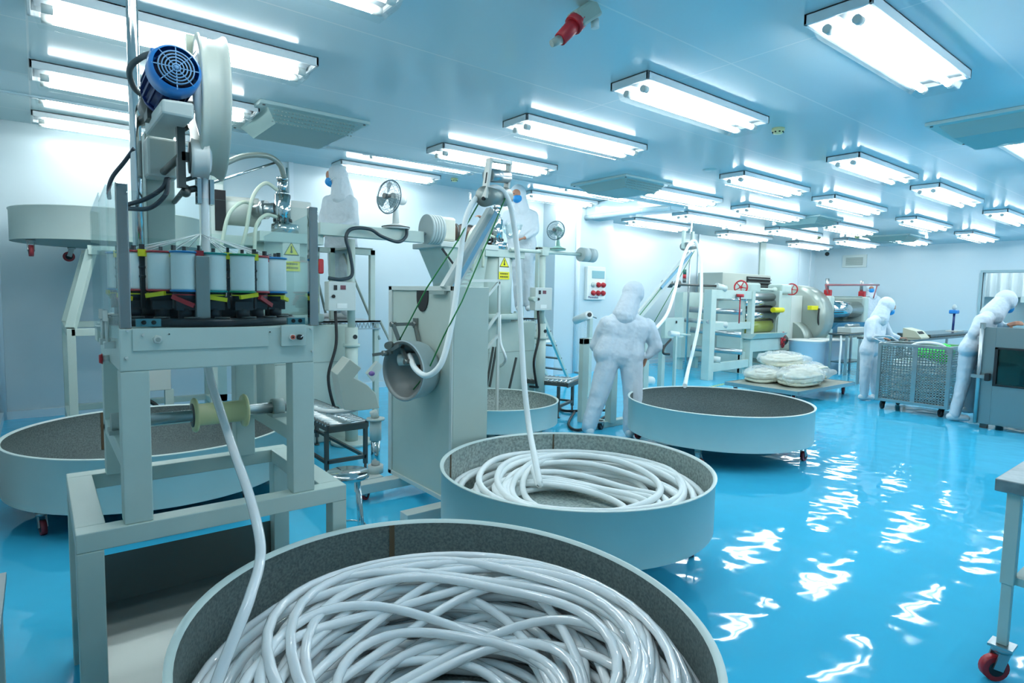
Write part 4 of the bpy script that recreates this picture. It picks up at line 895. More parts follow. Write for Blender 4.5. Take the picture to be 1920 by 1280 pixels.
# handrail with sloping bars between cabinet and extruder
t = thing('sloping_handrail', 'thin pale handrail with sloping bars right of the tall cabinet', 'handrail', tuple(PZ(930, 742)))
m = MB(); Yh = 5.35
for p, q in (((936, 528), (932, 732)), ((880, 526), (936, 526)), ((936, 528), (905, 565)), ((936, 585), (900, 635)), ((934, 628), (896, 672))): m.beam(PY(p[0], p[1], Yh), PY(q[0], q[1], Yh), .028, .028)
a = PY(932, 732, Yh); m.beam(a, V((a.x, a.y, 0)), .028, .028); m.build('rail_bars', PALE, t)
m = MB()
for p, q in (((925, 650), (912, 725)), ((931, 650), (918, 725)), ((968, 670), (955, 728))): m.beam(PY(p[0], p[1], 5.5), PY(q[0], q[1], 5.5), .02, .02)
m.build('dark_brace', DSTEEL, t)
# white hose running down behind and onto the second conveyor
tag(MB().tube(catmull([PY(937, 590, 5.5), PY(938, 640, 5.45), PY(948, 675, 5.45), (4.62, 6.15, .50), (4.85, 5.85, .458), (5.05, 5.5, .458), (5.16, 5.36, .46), (5.3, 5.25, .52)]), .016).build('feed_hose', HOSEW), 'white hose drooping onto the roller conveyor behind the tall cabinet', 'hose')
tag(MB().tube(catmull([(1.86, 5.9, .52), (1.88, 5.4, .47), (1.90, 5.0, .465), (2.05, 4.75, .50), (2.12, 4.6, .58)]), .02).build('feed_hose', HOSEW), 'white hose lying on the conveyor left of the milky shield', 'hose')
# ------------------------------------------------------------------ people in coveralls
def remesh(o, vox, sm=6, disp=0.0, dsize=.1, dec=0):
    r = o.modifiers.new('surface', 'REMESH'); r.mode = 'VOXEL'; r.voxel_size = vox; r.use_smooth_shade = True
    s = o.modifiers.new('smooth', 'SMOOTH'); s.factor = .5; s.iterations = sm
    if disp:
        tx = bpy.data.textures.new('folds', 'CLOUDS'); tx.noise_scale = dsize; tx.noise_depth = 2
        d = o.modifiers.new('folds', 'DISPLACE'); d.texture = tx; d.strength = disp; d.texture_coords = 'LOCAL'; d.mid_level = .5
    return o
def cap(m, p, q, r0, r1, n=14):
    m.cyl(p, q, r0, r1, n=n); m.ball(p, r0, n=n); m.ball(q, r1, n=n)
def hand(m, wr, d, nrm, thumb, s=1.0, curl=.5):
    # palm and five fingers: d along the forearm, nrm out of the back of the hand, thumb sideways
    d = d.normalized(); nrm = (nrm-d*nrm.dot(d)).normalized(); sd = d.cross(nrm).normalized()*(1 if thumb > 0 else -1)
    pc = wr+d*.05*s
    for k in (-1.2, -.4, .4, 1.2): cap(m, wr+d*.012*s+sd*(k*.013*s), wr+d*.085*s+sd*(k*.019*s), .014*s, .0115*s, 10)
    for k, L in ((-1.25, .062), (-.42, .075), (.42, .08), (1.25, .07)):
        b = wr+d*.088*s+sd*(k*.019*s); e1 = b+(d*math.cos(curl*.7)-nrm*math.sin(curl*.7))*L*.5*s; e2 = e1+(d*math.cos(curl*1.9)-nrm*math.sin(curl*1.9))*L*.5*s
        cap(m, b, e1, .0095*s, .0088*s, 8); cap(m, e1, e2, .0086*s, .0072*s, 8)
    b = wr+d*.02*s+sd*.026*s; e1 = b+(d*.7+sd*.75-nrm*.2).normalized()*.045*s; e2 = e1+(d*.95+sd*.2-nrm*.35).normalized()*.034*s
    cap(m, b, e1, .0125*s, .0105*s, 8); cap(m, e1, e2, .0102*s, .0085*s, 8)
def person(label, J, face, side, group=None, suit=SUIT, scale=1.0, hands=('R', 'L'), goggles=False, badge=False, thumbs=(1, -1), hn=V((0, 0, 1)), curl=.6, shoes=True, mask=True, loose=1.0, legs=None):
    s = scale; up_ = (J['head']-J['neck']).normalized(); f = V(face).normalized(); sd = V(side).normalized()
    base = (J['anL']+J['anR'])/2
    t = thing('person', label, 'person', (base.x, base.y, max(0, min(J['anL'].z, J['anR'].z)-.09*s)), group)
    hc = J['head']
    # one continuous body
    m = MB()
    m.ball(hc+up_*.02*s, .088*s, (1, 1, 1.12)); m.ball(hc+f*.025*s-up_*.035*s, .066*s, (1, 1, 1.15)); m.ball(hc+f*.092*s-up_*.012*s, .012*s, (1, 1, 1.3), 10)
    for k in (-1, 1): m.ball(hc+sd*(k*.085*s)-f*.005*s, .018*s, (.8, .8, 1.4), 10)
    cap(m, J['neck'], hc-up_*.05*s, .052*s, .05*s)
    cap(m, (J['shL']+J['shR'])/2-up_*.05*s, J['waist'], .06*s, .06*s); cap(m, J['waist'], J['hip'], .06*s, .07*s); cap(m, J['shL'], J['shR'], .045*s, .045*s)
    for k in 'LR':
        cap(m, J['sh'+k], J['el'+k], .042*s, .036*s); cap(m, J['el'+k], J['wr'+k], .035*s, .024*s)
        cap(m, J['hip'+k], J['kn'+k], .07*s, .05*s); cap(m, J['kn'+k], J['an'+k], .048*s, .036*s)
        d = J['wr'+k]-J['el'+k]
        if 'ha'+k in J: d = J['ha'+k]-J['wr'+k]
        hand(m, J['wr'+k], d, hn, thumbs[0] if k == 'R' else thumbs[1], s, curl)
        fd = J.get('toe'+k, J['an'+k]+f*.1)-J['an'+k]; fd.z = 0; fd.normalize(); cap(m, J['an'+k]-V((0,0,.04))*s, J['an'+k]-V((0,0,.055))*s+fd*.12*s, .034*s, .026*s)
    b = remesh(m.build('body', SKIN, t), .0065, 4)
    # coverall
    m = MB(); L = loose; LG = legs or loose
    top = (J['shL']+J['shR'])/2; sv = (J['shR']-J['shL']); wst = J['waist']; hip = J['hip']
    for k in (-.34, -.17, 0, .17, .34): cap(m, top+sv*k-up_*.03*s, wst+sv*(k*.80)+up_*.05*s, .096*s*L, .106*s*L); cap(m, wst+sv*(k*.8), hip+sv*(k*.95), .1*s*L, .108*s*L)
    for k in 'LR': cap(m, J['neck']-up_*.05*s, J['sh'+k], .095*s, .07*s)
    cap(m, J['shL']-up_*.01, J['shR']-up_*.01, .068*s, .068*s); cap(m, J['neck']-up_*.06*s, J['neck']+up_*.01*s, .088*s, .07*s)
    for k in 'LR':
        cap(m, J['sh'+k], J['el'+k], .072*s*L, .058*s*L); cap(m, J['el'+k], J['wr'+k]+(J['el'+k]-J['wr'+k])*.10, .057*s*L, .036*s)
        cap(m, J['hip'+k], J['kn'+k], .100*s*LG, .082*s*LG); cap(m, J['kn'+k], J['an'+k]+V((0,0,.0)), .08*s*LG, .062*s*LG)
        cap(m, hip, J['hip'+k], .11*s*L, .100*s*LG)
    c = remesh(m.build('coverall', suit, t), .011, 3, .020*s, .11)
    # elastic waist seam
    # hood with shoulder cape
    m = MB(); m.ball(hc+up_*.02*s-f*.022*s, .121*s, (1, 1, 1.12), 24); m.ball(hc-up_*.075*s-f*.025*s, .098*s, n=20)
    cap(m, hc-up_*.05*s-f*.03*s, J['neck']-up_*.05*s, .108*s, .135*s)
    cut = (hc+f*.075*s)
    h = m.build('hood', suit, t); remesh(h, .008, 3, .010*s, .07)
    # face opening skin strip and mask sit proud of the hood
    if mask:
        e = MB(); fc = hc+f*.078*s+up_*.022*s
        e.lathe([(0, .034), (.03, .031), (.052, .018), (.06, .0)], fc, f, n=20)
        eo = e.build('eye_strip', SKIN, t)
        m = MB()
        for k in (-1, 1): m.ball(fc+f*.028*s+sd*(k*.026*s)+up_*.004*s, .0095*s, (1, 1, .6), 10)
        m.build('eyes', BLACK, eo)
        m = MB(); mc_ = hc+f*.084*s-up_*.045*s
        pr = [(0, .062), (.02, .058), (.045, .04), (.062, .015), (.07, -.012)]
        m.lathe([(a*s*.98, b_*s) for a, b_ in pr], mc_, (f-up_*.12).normalized(), n=24); mk = m.build('face_mask', MASK, t)
        m = MB()
        for k in (-1, 1): m.tube([mc_+sd*(k*.055*s)+f*.01*s, mc_+sd*(k*.115*s)-f*.05*s+up_*.03*s], .003*s, n=6)
        m.build('mask_strap', WHITE, mk)
    if badge:
        q = top-up_*.20*s+f*.115*s-sd*.03; m = MB(); m.beam(q-sd*.04*s, q+sd*.04*s, .004, .035, up_); m.build('badge', WHITE, t)
    if shoes:
        for k in 'LR':
            a = J['an'+k]; fd = J.get('toe'+k, a+f*.1)-a; fd.z = 0; fd.normalize(); zf = max(0, a.z-.09*s); m = MB()
            cap(m, V((a.x, a.y, zf+.052*s))-fd*.045*s, V((a.x, a.y, zf+.045*s))+fd*.13*s, .048*s, .038*s); cap(m, V((a.x, a.y, zf+.09*s)), V((a.x, a.y, zf+.05*s)), .046*s, .046*s)
            m.box((a.x-.02, a.y-.02, zf+.004), (a.x+.02, a.y+.02, zf+.02))
            remesh(m.build('shoe', SHOE, t), .008, 3)
    return t
def joints(D, w):
    J = {}
    for k, v in D.items(): J[k] = PD(v[0], v[1], w+(v[2] if len(v) > 2 else 0))
    return J
right = RGT.copy(); right.z = 0; right.normalize(); away = V((FWD.x, FWD.y, 0)).normalized()
# 1 standing worker seen from behind
J = joints(dict(head=(1187, 553, .05), neck=(1174, 585, .0), shL=(1138, 607), shR=(1214, 612), elL=(1118, 648, .10), elR=(1230, 648, .0), wrL=(1134, 664, .30), wrR=(1212, 670, .0), haR=(1205, 690, .03),
    waist=(1165, 640), hip=(1160, 664), hipL=(1142, 672), hipR=(1183, 672), knL=(1122, 742, .02), knR=(1187, 744, .0), anL=(1104, 800, 0), anR=(1181, 804, -.05)), 6.45)
J['toeL'] = J['anL']+away*.1-right*.02; J['toeR'] = J['anR']+away*.1+right*.03
person('person in white hooded coverall seen from behind, standing next to the empty dark tub', J, away*.9+right*.35-V((0,0,.35)), right, mask=False, thumbs=(-1, 1), hn=right, curl=.8, loose=1.26, legs=1.27)
# 2 worker on the left platform
J = joints(dict(head=(631, 333), neck=(640, 362), shL=(616, 378, .05), shR=(660, 380, -.05), elL=(606, 412, .05), elR=(664, 418, -.1), wrL=(612, 432, -.12), wrR=(628, 431, -.24), haL=(604, 436, -.2), haR=(612, 434, -.28),
    waist=(638, 432), hip=(640, 462), hipL=(630, 468), hipR=(650, 468), knL=(630, 530), knR=(650, 530), anL=(630, 586, .05), anR=(650, 586, .0)), 6.55)
J['toeL'] = J['anL']-right*.1; J['toeR'] = J['anR']-right*.1
person('person in checked white coverall and blue mask looking left, on the left platform', J, -right-away*.25-V((0,0,.12)), away*-1+right*.3, suit=SUIT2, badge=True, scale=.93, hn=V((0,0,1)))
# 3 worker on the second platform
J = joints(dict(head=(971, 366), neck=(975, 390, .05), shL=(950, 404), shR=(1000, 404, .05), elL=(932, 428, -.15), elR=(1004, 432, .0), wrL=(908, 414, -.35), wrR=(984, 446, -.18), haL=(898, 404, -.4), haR=(975, 448, -.2),
    waist=(978, 448), hip=(980, 475), hipL=(971, 480), hipR=(989, 480), knL=(972, 528), knR=(990, 528), anL=(973, 572), anR=(991, 572)), 8.05)
J['toeL'] = J['anL']-away*.1; J['toeR'] = J['anR']-away*.1
person('person in white coverall with blue mask facing the camera, on the second platform', J, -away*.95-right*.25-V((0,0,.15)), right, suit=SUIT2, scale=.95, hn=V((0,0,1)))
# 4 worker pushing the trolley
J = joints(dict(head=(1663, 575), neck=(1652, 592), shL=(1655, 602, .14), shR=(1633, 604, -.1), elL=(1668, 628, .16), elR=(1632, 632, -.18), wrL=(1686, 633, .10), wrR=(1655, 634, -.15), haL=(1696, 634, .1), haR=(1664, 635, -.13),
    waist=(1636, 640), hip=(1632, 655), hipL=(1638, 660, .07), hipR=(1626, 660, -.06), knL=(1638, 700, .08), knR=(1622, 702, -.05), anL=(1643, 742, .08), anR=(1620, 740, -.02)), 9.1)
J['toeL'] = J['anL']+right*.1; J['toeR'] = J['anR']+right*.1
person('person in white coverall and blue mask bending over the perforated trolley handle', J, right*.95-away*.15-V((0,0,.45)), away*-1, scale=.95, hn=V((0,0,1)), thumbs=(1, -1))
# 5 worker leaning over the oven door
J = joints(dict(head=(1886, 567), neck=(1866, 585), shL=(1862, 594, .15), shR=(1842, 600, -.1), elL=(1878, 616, .22), elR=(1824, 625, -.12), wrL=(1890, 609, .1), wrR=(1822, 640, -.1), haL=(1900, 607, .05), haR=(1829, 655, -.1),
    waist=(1834, 630, .03), hip=(1822, 652), hipL=(1826, 658, .09), hipR=(1815, 660, -.05), knL=(1826, 705, .14), knR=(1807, 712, .0), anL=(1816, 762, .18), anR=(1790, 776, 0)), 7.65)
J['toeL'] = J['anL']+right*.1-away*.02; J['toeR'] = J['anR']+right*.1-away*.04
person('person in white coverall and blue mask leaning over the stainless door', J, right*.9-V((0,0,.6)), away*-1, scale=1.0, hn=-right+V((0,0,.3)), thumbs=(-1, 1), curl=.5)
# 6 far worker behind the roll mill
J = joints(dict(head=(1633, 541), neck=(1634, 553), shL=(1622, 560), shR=(1646, 560), elL=(1619, 577, -.05), elR=(1650, 577), wrL=(1616, 590, -.25), wrR=(1648, 592, -.1),
    waist=(1634, 585), hip=(1634, 598), hipL=(1629, 600), hipR=(1639, 600), knL=(1629, 634), knR=(1639, 634), anL=(1629, 662), anR=(1639, 662)), 16.6)
J['toeL'] = J['anL']-away*.1; J['toeR'] = J['anR']-away*.1
person('distant person in white cap and blue mask standing behind the roll mill', J, -away*.9-right*.35-V((0,0,.1)), right, scale=1.0)
# ------------------------------------------------------------------ third line: arm, winder, roller machine
def post_frame(m, p, zt, w_=.09): m.box((p[0]-w_/2, p[1]-w_/2, 0), (p[0]+w_/2, p[1]+w_/2, zt))
t = thing('winding_frame', 'pale green open frame with horizontal steel rollers behind the dark empty tub', 'roller machine', (9.0, 6.4, 0))
FY = 6.35; zt_ = 1.66
xL = PY(1330, 640, FY).x; xRr = PY(1402, 640, FY).x
FX = xL
# near frame side: two posts and three rails
a0, a1 = PZ(1325, 712), PZ(1402, 700)
m = MB(); m.box((a0.x-.08, a0.y-.08, 0), (a0.x+.08, a0.y+.08, zt_)); m.build('post', PAINT, t, bevel=.006)
MB().box((a1.x-.06, a1.y-.06, 0), (a1.x+.05, a1.y+.05, zt_)).build('post', PAINT, t, bevel=.006)
m = MB()
for z, h_ in ((zt_-.08, .16), (.98, .14), (.22, .16)): m.beam((a0.x, a0.y-.01, z), (a1.x, a1.y-.01, z), .05, h_)
m.build('side_rail', PAINT, t, bevel=.004)
bL = PY(1240, 560, 8.1)
m = MB(); m.box((bL.x, 7.55, .25), (a1.x, 7.75, 1.62)); m.build('rear_panel', PAINT, t, bevel=.006)
for x in (bL.x+.1, a1.x-.1): MB().box((x-.05, 7.6, 0), (x+.05, 7.7, .3)).build('rear_foot', PAINT, t)
for (xa, ya, xb, yb, rr_, mm) in ((1293, 580, 1392, 585, .055, STEEL), (1295, 618, 1390, 628, .055, STEEL), (1296, 652, 1392, 660, .055, STEEL), (1285, 600, 1330, 603, .04, STEEL), (1340, 561, 1400, 562, .018, CHROME)):
    MB().cyl(PY(xa, ya, 7.2), PY(xb, yb, 6.3), rr_, n=20).build('roller', mm, t)
MB().cyl(PY(1240, 532, 6.9), PY(1345, 536, 6.4), .022, n=12).build('feed_shaft', DSTEEL, t)
MB().cyl(PY(1343, 536, 6.4), PY(1360, 541, 6.35), .06, n=20).build('motor_drum', PALE, t)
m = MB()
for px_ in (1243, 1253, 1268): q = PY(px_, 532, 6.9); m.cyl(q, q+V((.06, -.02, 0)), .07, n=18)
m.build('shaft_collar', DSTEEL, t)
MB().cyl(PY(1330, 672, 6.5), PY(1350, 675, 6.35), .06, n=16).build('lower_motor', PALE, t); MB().cyl(PY(1333, 607, 6.5), PY(1362, 609, 6.35), .06, n=16).build('middle_motor', PALE, t)
m = MB(); m.m = 0; q = PY(1283, 530, 7.5); m.cyl(q, q+V((0,0,.09)), .035, n=14); m.m = 1; m.cyl(q+V((0,0,.09)), q+V((0,0,.17)), .035, n=14); m.m = 2; m.cyl(q+V((0,0,.17)), q+V((0,0,.27)), .035, n=14)
m.build('signal_light', [DSTEEL, RED, mat('signal_green', srgb(30, 90, 80), .4)], t)
# belt arm of the third line with its hose
t = thing('slanted_arm', 'slanted pulley arm with green belts rising behind the standing worker', 'arm', tuple(PY(1190, 650, 6.0)))
AY = 6.3
MB().beam(PY(1172, 622, 6.0), PY(1292, 478, AY), .05, .12, V((-.6,0,.6))).build('arm_beam', mat('arm_alu', srgb(196, 204, 200)), t)
MB().beam(PY(1240, 540, 6.1), PY(1298, 474, AY-.02), .02, .04, V((-.6,0,.6))).build('arm_side_strip', BLUEPAN, t)
MB().tube([PY(1283, 486, AY-.05), PY(1200, 590, 6.0), PY(1170, 634, 5.9)], .006, n=6).build('round_belt', GREEN, t); MB().tube([PY(1302, 470, AY-.05), PY(1260, 545, 6.1), PY(1222, 612, 6.0)], .006, n=6).build('round_belt', GREEN, t)
MB().beam(PY(1283, 432, AY), PY(1281, 466, AY), .06, .04).beam(PY(1299, 434, AY+.2), PY(1298, 462, AY+.2), .06, .04).build('pulley_cheek', PAINT, t)
MB().cyl(PY(1282, 462, AY), PY(1302, 460, AY+.2), .07, n=20).build('lower_roller', STEEL, t)
q = PY(1306, 640, AY+.3); MB().cyl((q.x-.03, AY+.5, 0), (q.x-.03, AY+.5, ZC), .018, n=10).build('support_pole', STEEL, t)
lo_ = PZ(1230, 735)
m = MB().box((lo_.x-.35, lo_.y+.0, 0), (lo_.x-.27, lo_.y+.08, .75)).box((lo_.x+.12, lo_.y+.0, 0), (lo_.x+.2, lo_.y+.08, .75)).box((lo_.x-.35, lo_.y, .68), (lo_.x+.2, lo_.y+.08, .76)).box((lo_.x+.0, lo_.y+.2, 0), (lo_.x+.05, lo_.y+.28, .75))
m.build('arm_stand', PAINT, t, bevel=.005)
m = MB().box(PY(1248, 596, 6.0), PY(1274, 632, 6.08)); m.build('switch_box', PAINT, t, bevel=.005)
q = PY(1268, 606, 5.99); MB().box((q.x-.01, 5.985, q.z), (q.x+.02, 5.995, q.z+.04)).build('switch', BLACK, t)
m = MB().cyl(PY(1255, 625, 5.8), PY(1272, 627, 5.75), .045, n=14); m.build('small_roll', WHITE, t)
m = MB().cyl(PY(1270, 626, 5.76), PY(1294, 628, 5.7), .016, n=8).box(PY(1267, 630, 5.75)-V((.02,.02,0)), V((PY(1267, 630, 5.75).x+.02, 5.77, 0))); m.build('roll_stand', PAINT, t)
MB().tube(catmull([PY(1258, 636, 5.9), PY(1246, 650, 5.85), PY(1244, 662, 5.8), PY(1255, 664, 5.8)]), .018).build('black_pipe', BLACK, t)
h3 = [PZ(1282, 722, .52)+V((.0,-.02,-.05)), PY(1291, 690, 5.35), PY(1301, 650, 5.5), PY(1311, 600, 5.6), PY(1315, 540, 5.8), PY(1313, 480, 6.0), PY(1303, 452, 6.15), PY(1290, 462, 6.1), PY(1276, 500, 6.0), PY(1264, 550, 5.9), PY(1250, 590, 5.7), PY(1228, 618, 5.5)]
h3[0] = PZ(1284, 723, .505)
tag(MB().tube(catmull(h3), .026, n=10).build('white_hose', HOSEW), 'white hose looping over the slanted arm and dropping into the dark empty tub', 'hose')
# grey stand right of standing worker
t = thing('take_off_stand', 'square grey frame stand in front of the standing worker', 'stand', tuple(PZ(1150, 800)))
sp = PZ(1146, 800); m = MB()
m.box((sp.x-.05, sp.y-.03, .05), (sp.x+.05, sp.y+.06, 1.02)); m.box((sp.x-.30, sp.y, 0), (sp.x+.35, sp.y+.10, .07))
pl_ = PY(1098, 700, sp.y+.35); pr_ = PY(1212, 700, sp.y+.35)
m.box((pl_.x-.05, sp.y+.35, 0), (pl_.x+.05, sp.y+.42, 1.0)).box((pl_.x-.05, sp.y+.35, .93), (pr_.x+.05, sp.y+.42, 1.0)).box((pr_.x-.05, sp.y+.35, 0), (pr_.x+.05, sp.y+.42, 1.0)).box((sp.x-.03, sp.y+.06, .0), (sp.x+.03, sp.y+.40, .06))
m.build('stand_frame', PAINT, t, bevel=.005)
MB().cyl(PY(1208, 712, sp.y+.5), PY(1222, 714, sp.y+.5), .06, n=20).build('motor', WHITE, t)
for q in ((1132, 803), (1128, 806)): 
    p = PZ(*q); 
caster(t, sp.x-.22, sp.y-.03, .10, .055, .4, BLACK)
tag(MB().tube(catmull([PZ(1078, 770, .02), PZ(1066, 795, .02), PZ(1085, 806, .02), PZ(1120, 790, .02), PZ(1140, 770, .05), PZ(1060, 770, .02), PZ(1050, 760, .02)]), .016).build('floor_cable', BLACK), 'black cable looping on the floor beside the standing worker', 'cable')
# film roll on stand left of worker
t = thing('film_roll', 'tilted white film roll with clear sheet hanging down, left of the standing worker', 'film roll', tuple(PY(1100, 600, 6.4)))
ra, rb = PY(1080, 600, 6.6), PY(1105, 590, 6.2); MB().cyl(ra, rb, .062, n=24).build('roll', WHITE, t); MB().cyl(ra-(rb-ra)*.08, ra, .02, n=10).cyl(rb, rb+(rb-ra)*.04, .032, n=14).build('core', BLACK, t)
MB().cyl(rb, PY(1118, 596, 6.2), .012, n=8).build('axle', STEEL, t)
q1, q2 = ra+V((0,0,-.03)), rb+V((0,0,-.03)); z_ = .32; m = MB(); NN = 10; vs = []
for i in range(NN+1):
    p = q1+(q2-q1)*(i/NN); o_ = V((0, .012*math.sin(i*1.7), 0)); vs += [p+o_, V((p.x, p.y, z_))+o_*1.5]
m.add(vs, [(2*i, 2*i+2, 2*i+3, 2*i+1) for i in range(NN)], True); m.build('hanging_film', FILM, t)
MB().box((q2.x+.02, q2.y, 0), (q2.x+.08, q2.y+.06, rb.z-.05)).build('stand_post', PAINT, t)
p = PY(1110, 690, 6.2); MB().cyl((q1.x, q1.y, z_), (q2.x, q2.y, z_), .015, n=8).build('film_bar', STEEL, t)
def bin_(x, y, r, h, label, lidc=WHITE):
    t = thing('plastic_bin', label, 'bin', (x, y, 0), None)
    MB().lathe([(0, .003), (r*.86, .003), (r*.88, .02), (r, h-.05), (r*1.03, h-.045), (r*1.03, h-.02), (r*.99, h), (r*.97, h), (r*.95, h-.04)], (x, y, 0), n=40).build('bin_body', BINPL, t)
    MB().lathe([(0, h+.015), (r*.8, h+.012), (r*1.06, h), (r*1.07, h-.02), (r*1.02, h-.02)], (x, y, 0), n=40).build('lid', lidc, t)
    return t
b = PZ(1042, 712); bin_(b.x+.1, b.y+.5, .24, .66, 'white bin with lid seen through the metal stair')
b = PZ(1504, 694); bin_(b.x, b.y-.08, .36, .66, 'left one of the two pale blue bins behind the bagged hose coils')
b = PZ(1549, 692); bin_(b.x, b.y, .35, .66, 'right one of the two pale blue bins behind the bagged hose coils')
# wall electric box with red sockets
PY0 = 8.3; a, b = PY(1100, 499, PY0-.05), PY(1132, 562, PY0-.05)
t = thing('socket_panel', 'white wall panel with five red power sockets on the wall pier', 'electric panel', ((a.x+b.x)/2, PY0, (a.z+b.z)/2))
MB().box((a.x, PY0-.08, b.z), (b.x, PY0, a.z)).build('panel_box', WHITE, t, bevel=.01)
W_, H_ = b.x-a.x, a.z-b.z
MB().box((a.x+W_*.25, PY0-.088, a.z-H_*.35), (b.x-W_*.07, PY0-.08, a.z-H_*.12)).build('breaker_window', mat('window_grey', srgb(130, 170, 175), .2), t)
for i in range(3):
    for j in range(2):
        if i == 0 and j == 0: mm_ = PALE; nm_ = 'grey_socket'
        else: mm_ = RED; nm_ = 'red_socket'
        c = V((a.x+W_*(.30+.27*i), PY0-.08, a.z-H_*(.53+.25*j))); m = MB(); m.cyl(c, c+V((0, -.05, -.02)), .048, n=16); m.cyl(c+V((0, -.05, -.02)), c+V((0, -.065, -.026)), .042, .03, n=12); m.build(nm_, mm_, t)
fc_ = bpy.data.curves.new('maker_text', 'FONT'); fc_.body = 'Mennekes'; fc_.size = .07; fc_.extrude = .001
fc_.materials.append(DBLUE); f0_ = bpy.data.objects.new('maker_text_curve', fc_); COL.objects.link(f0_); bpy.context.view_layer.update(); fm_ = bpy.data.meshes.new_from_object(f0_.evaluated_get(bpy.context.evaluated_depsgraph_get())); bpy.data.objects.remove(f0_); fo = bpy.data.objects.new('maker_text', fm_); COL.objects.link(fo); fo.parent = t; fo.location = V((a.x+.03, PY0-.083, b.z+.025))-t.location; fo.rotation_euler = (PI/2, 0, 0)
# ------------------------------------------------------------------ roller machine (calender) and air unit behind it
KY = 6.6
t = thing('calender_machine', 'pale green calender with stacked chrome rollers, yellow tray roller and red handwheels', 'roller machine', (12.6, 6.9, 0))
def kx(px_, py_=600, Y=KY): return PY(px_, py_, Y).x
def kz(py_, px_=1430, Y=KY): return PY(px_, py_, Y).z
x0, x1, x2, x3 = kx(1392), kx(1455), kx(1486), kx(1503)
MB().box((x1, KY-.05, 0), (x1+.12, KY+.5, kz(545, 1455))).build('side_frame', PAINT, t, bevel=.01); MB().box((x0-.10, KY-.05, 0), (x0+.02, KY+.5, kz(545, 1395))).build('side_frame', PAINT, t, bevel=.01)
m = MB().box((x1+.12, KY+.05, 0), (x2, KY+1.0, kz(553, 1480))); m.build('drive_cabinet', PAINT, t, bevel=.01); MB().box((x2, KY+.05, .2), (x3+.1, KY+1.0, kz(553, 1490)-.01)).build('cabinet_side', PALE, t, bevel=.01)
for yy, rr_, mm in ((556, .07, STEEL), (568, .085, CHROME), (581, .06, DSTEEL), (592, .10, CHROME), (604, .05, DSTEEL)):
    MB().cyl((x0, KY+.1, kz(yy)), (x1, KY+.1, kz(yy)), rr_, n=24).build('chrome_roller', mm, t)
MB().cyl((x0, KY+.15, kz(612)), (x1-.1, KY+.15, kz(612)), .15, n=28).build('coating_roller', mat('olive_roller', srgb(130, 140, 50), .3, coat=.4), t)
m = MB(); m.prism([(x0-.05, KY-.25, kz(632)), (x0-.05, KY+.45, kz(632)), (x0-.05, KY+.45, kz(625)), (x0-.05, KY-.35, kz(622))], (x1-x0-.1, 0, 0)); m.box((x0, KY-.2, kz(655)), (x1-.15, KY+.4, kz(633))); m.build('drip_trough', PAINT, t, bevel=.004)
m = MB().box((x1-.3, KY-.1, 0), (x2+.2, KY+1.0, kz(690, 1450)+.1)).box((x1-.1, KY-.08, .2), (x2+.1, KY+1.0, kz(655, 1460))); m.build('machine_base', PAINT, t, bevel=.01)
MB().box((x0-.1, KY-.1, 0), (x0+.0, KY, kz(655))).box((kx(1422), KY-.3, 0), (kx(1422)+.08, KY-.22, kz(655))).build('support_leg', PAINT, t)
zz = kz(540)
for xa, xb in ((kx(1398), kx(1420)), (kx(1460), kx(1478))): MB().box((xa, KY-.05, zz-.1), (xb, KY+.3, zz+.1)).build('gear_housing', PAINT, t, bevel=.04)
MB().cyl((kx(1420), KY+.1, zz-.02), (kx(1460), KY+.1, zz-.02), .03, n=12).cyl((kx(1421), KY+.1, zz-.02), (kx(1428), KY+.1, zz-.02), .06, .02, n=12).cyl((kx(1450), KY+.1, zz-.02), (kx(1458), KY+.1, zz-.02), .02, .06, n=12).build('adjusting_shaft', PAINT, t)
def handwheel(c, r, ax, par, mm=RED):
    ax = V(ax).normalized(); a = ax.orthogonal().normalized(); b = ax.cross(a); m = MB()
    m.tube([c+a*(r*math.cos(k*PI/12))+b*(r*math.sin(k*PI/12)) for k in range(25)], r*.12, n=8)
    for k in range(5): e = a*math.cos(k*PI*.4)+b*math.sin(k*PI*.4); m.cyl(c, c+e*r, r*.07, n=6)
    m.cyl(c-ax*.03, c+ax*.05, r*.2, n=10); return m.build('handwheel', mm, par)
handwheel(V((kx(1386), KY, zz)), .13, (1, .15, 0), t); handwheel(V((kx(1481), KY, zz)), .12, (1, .3, 0), t); handwheel(PY(1468, 637, KY-.2), .16, (.3, -1, 0), t)
MB().cyl(PY(1468, 637, KY-.15), PY(1455, 636, KY+.1), .12, n=20).build('valve_body', DSTEEL, t)
m = MB().cyl(PY(1449, 581, KY-.1), PY(1467, 581, KY-.1), .055, n=12); m.build('yellow_switch_bar', YELLOW, t)
MB().tube(catmull([PY(1462, 586, KY-.08), PY(1455, 600, KY-.08), PY(1452, 640, KY-.08), PY(1448, 660, KY-.08)]), .014).build('cable', PAINTD, t)
p = PY(1388, 557, KY-.3); MB().cyl(p, p+V((0,0,.06)), .07, n=12).cyl(p-V((0,0,.5)), p, .012, n=8).build('red_valve', RED, t)
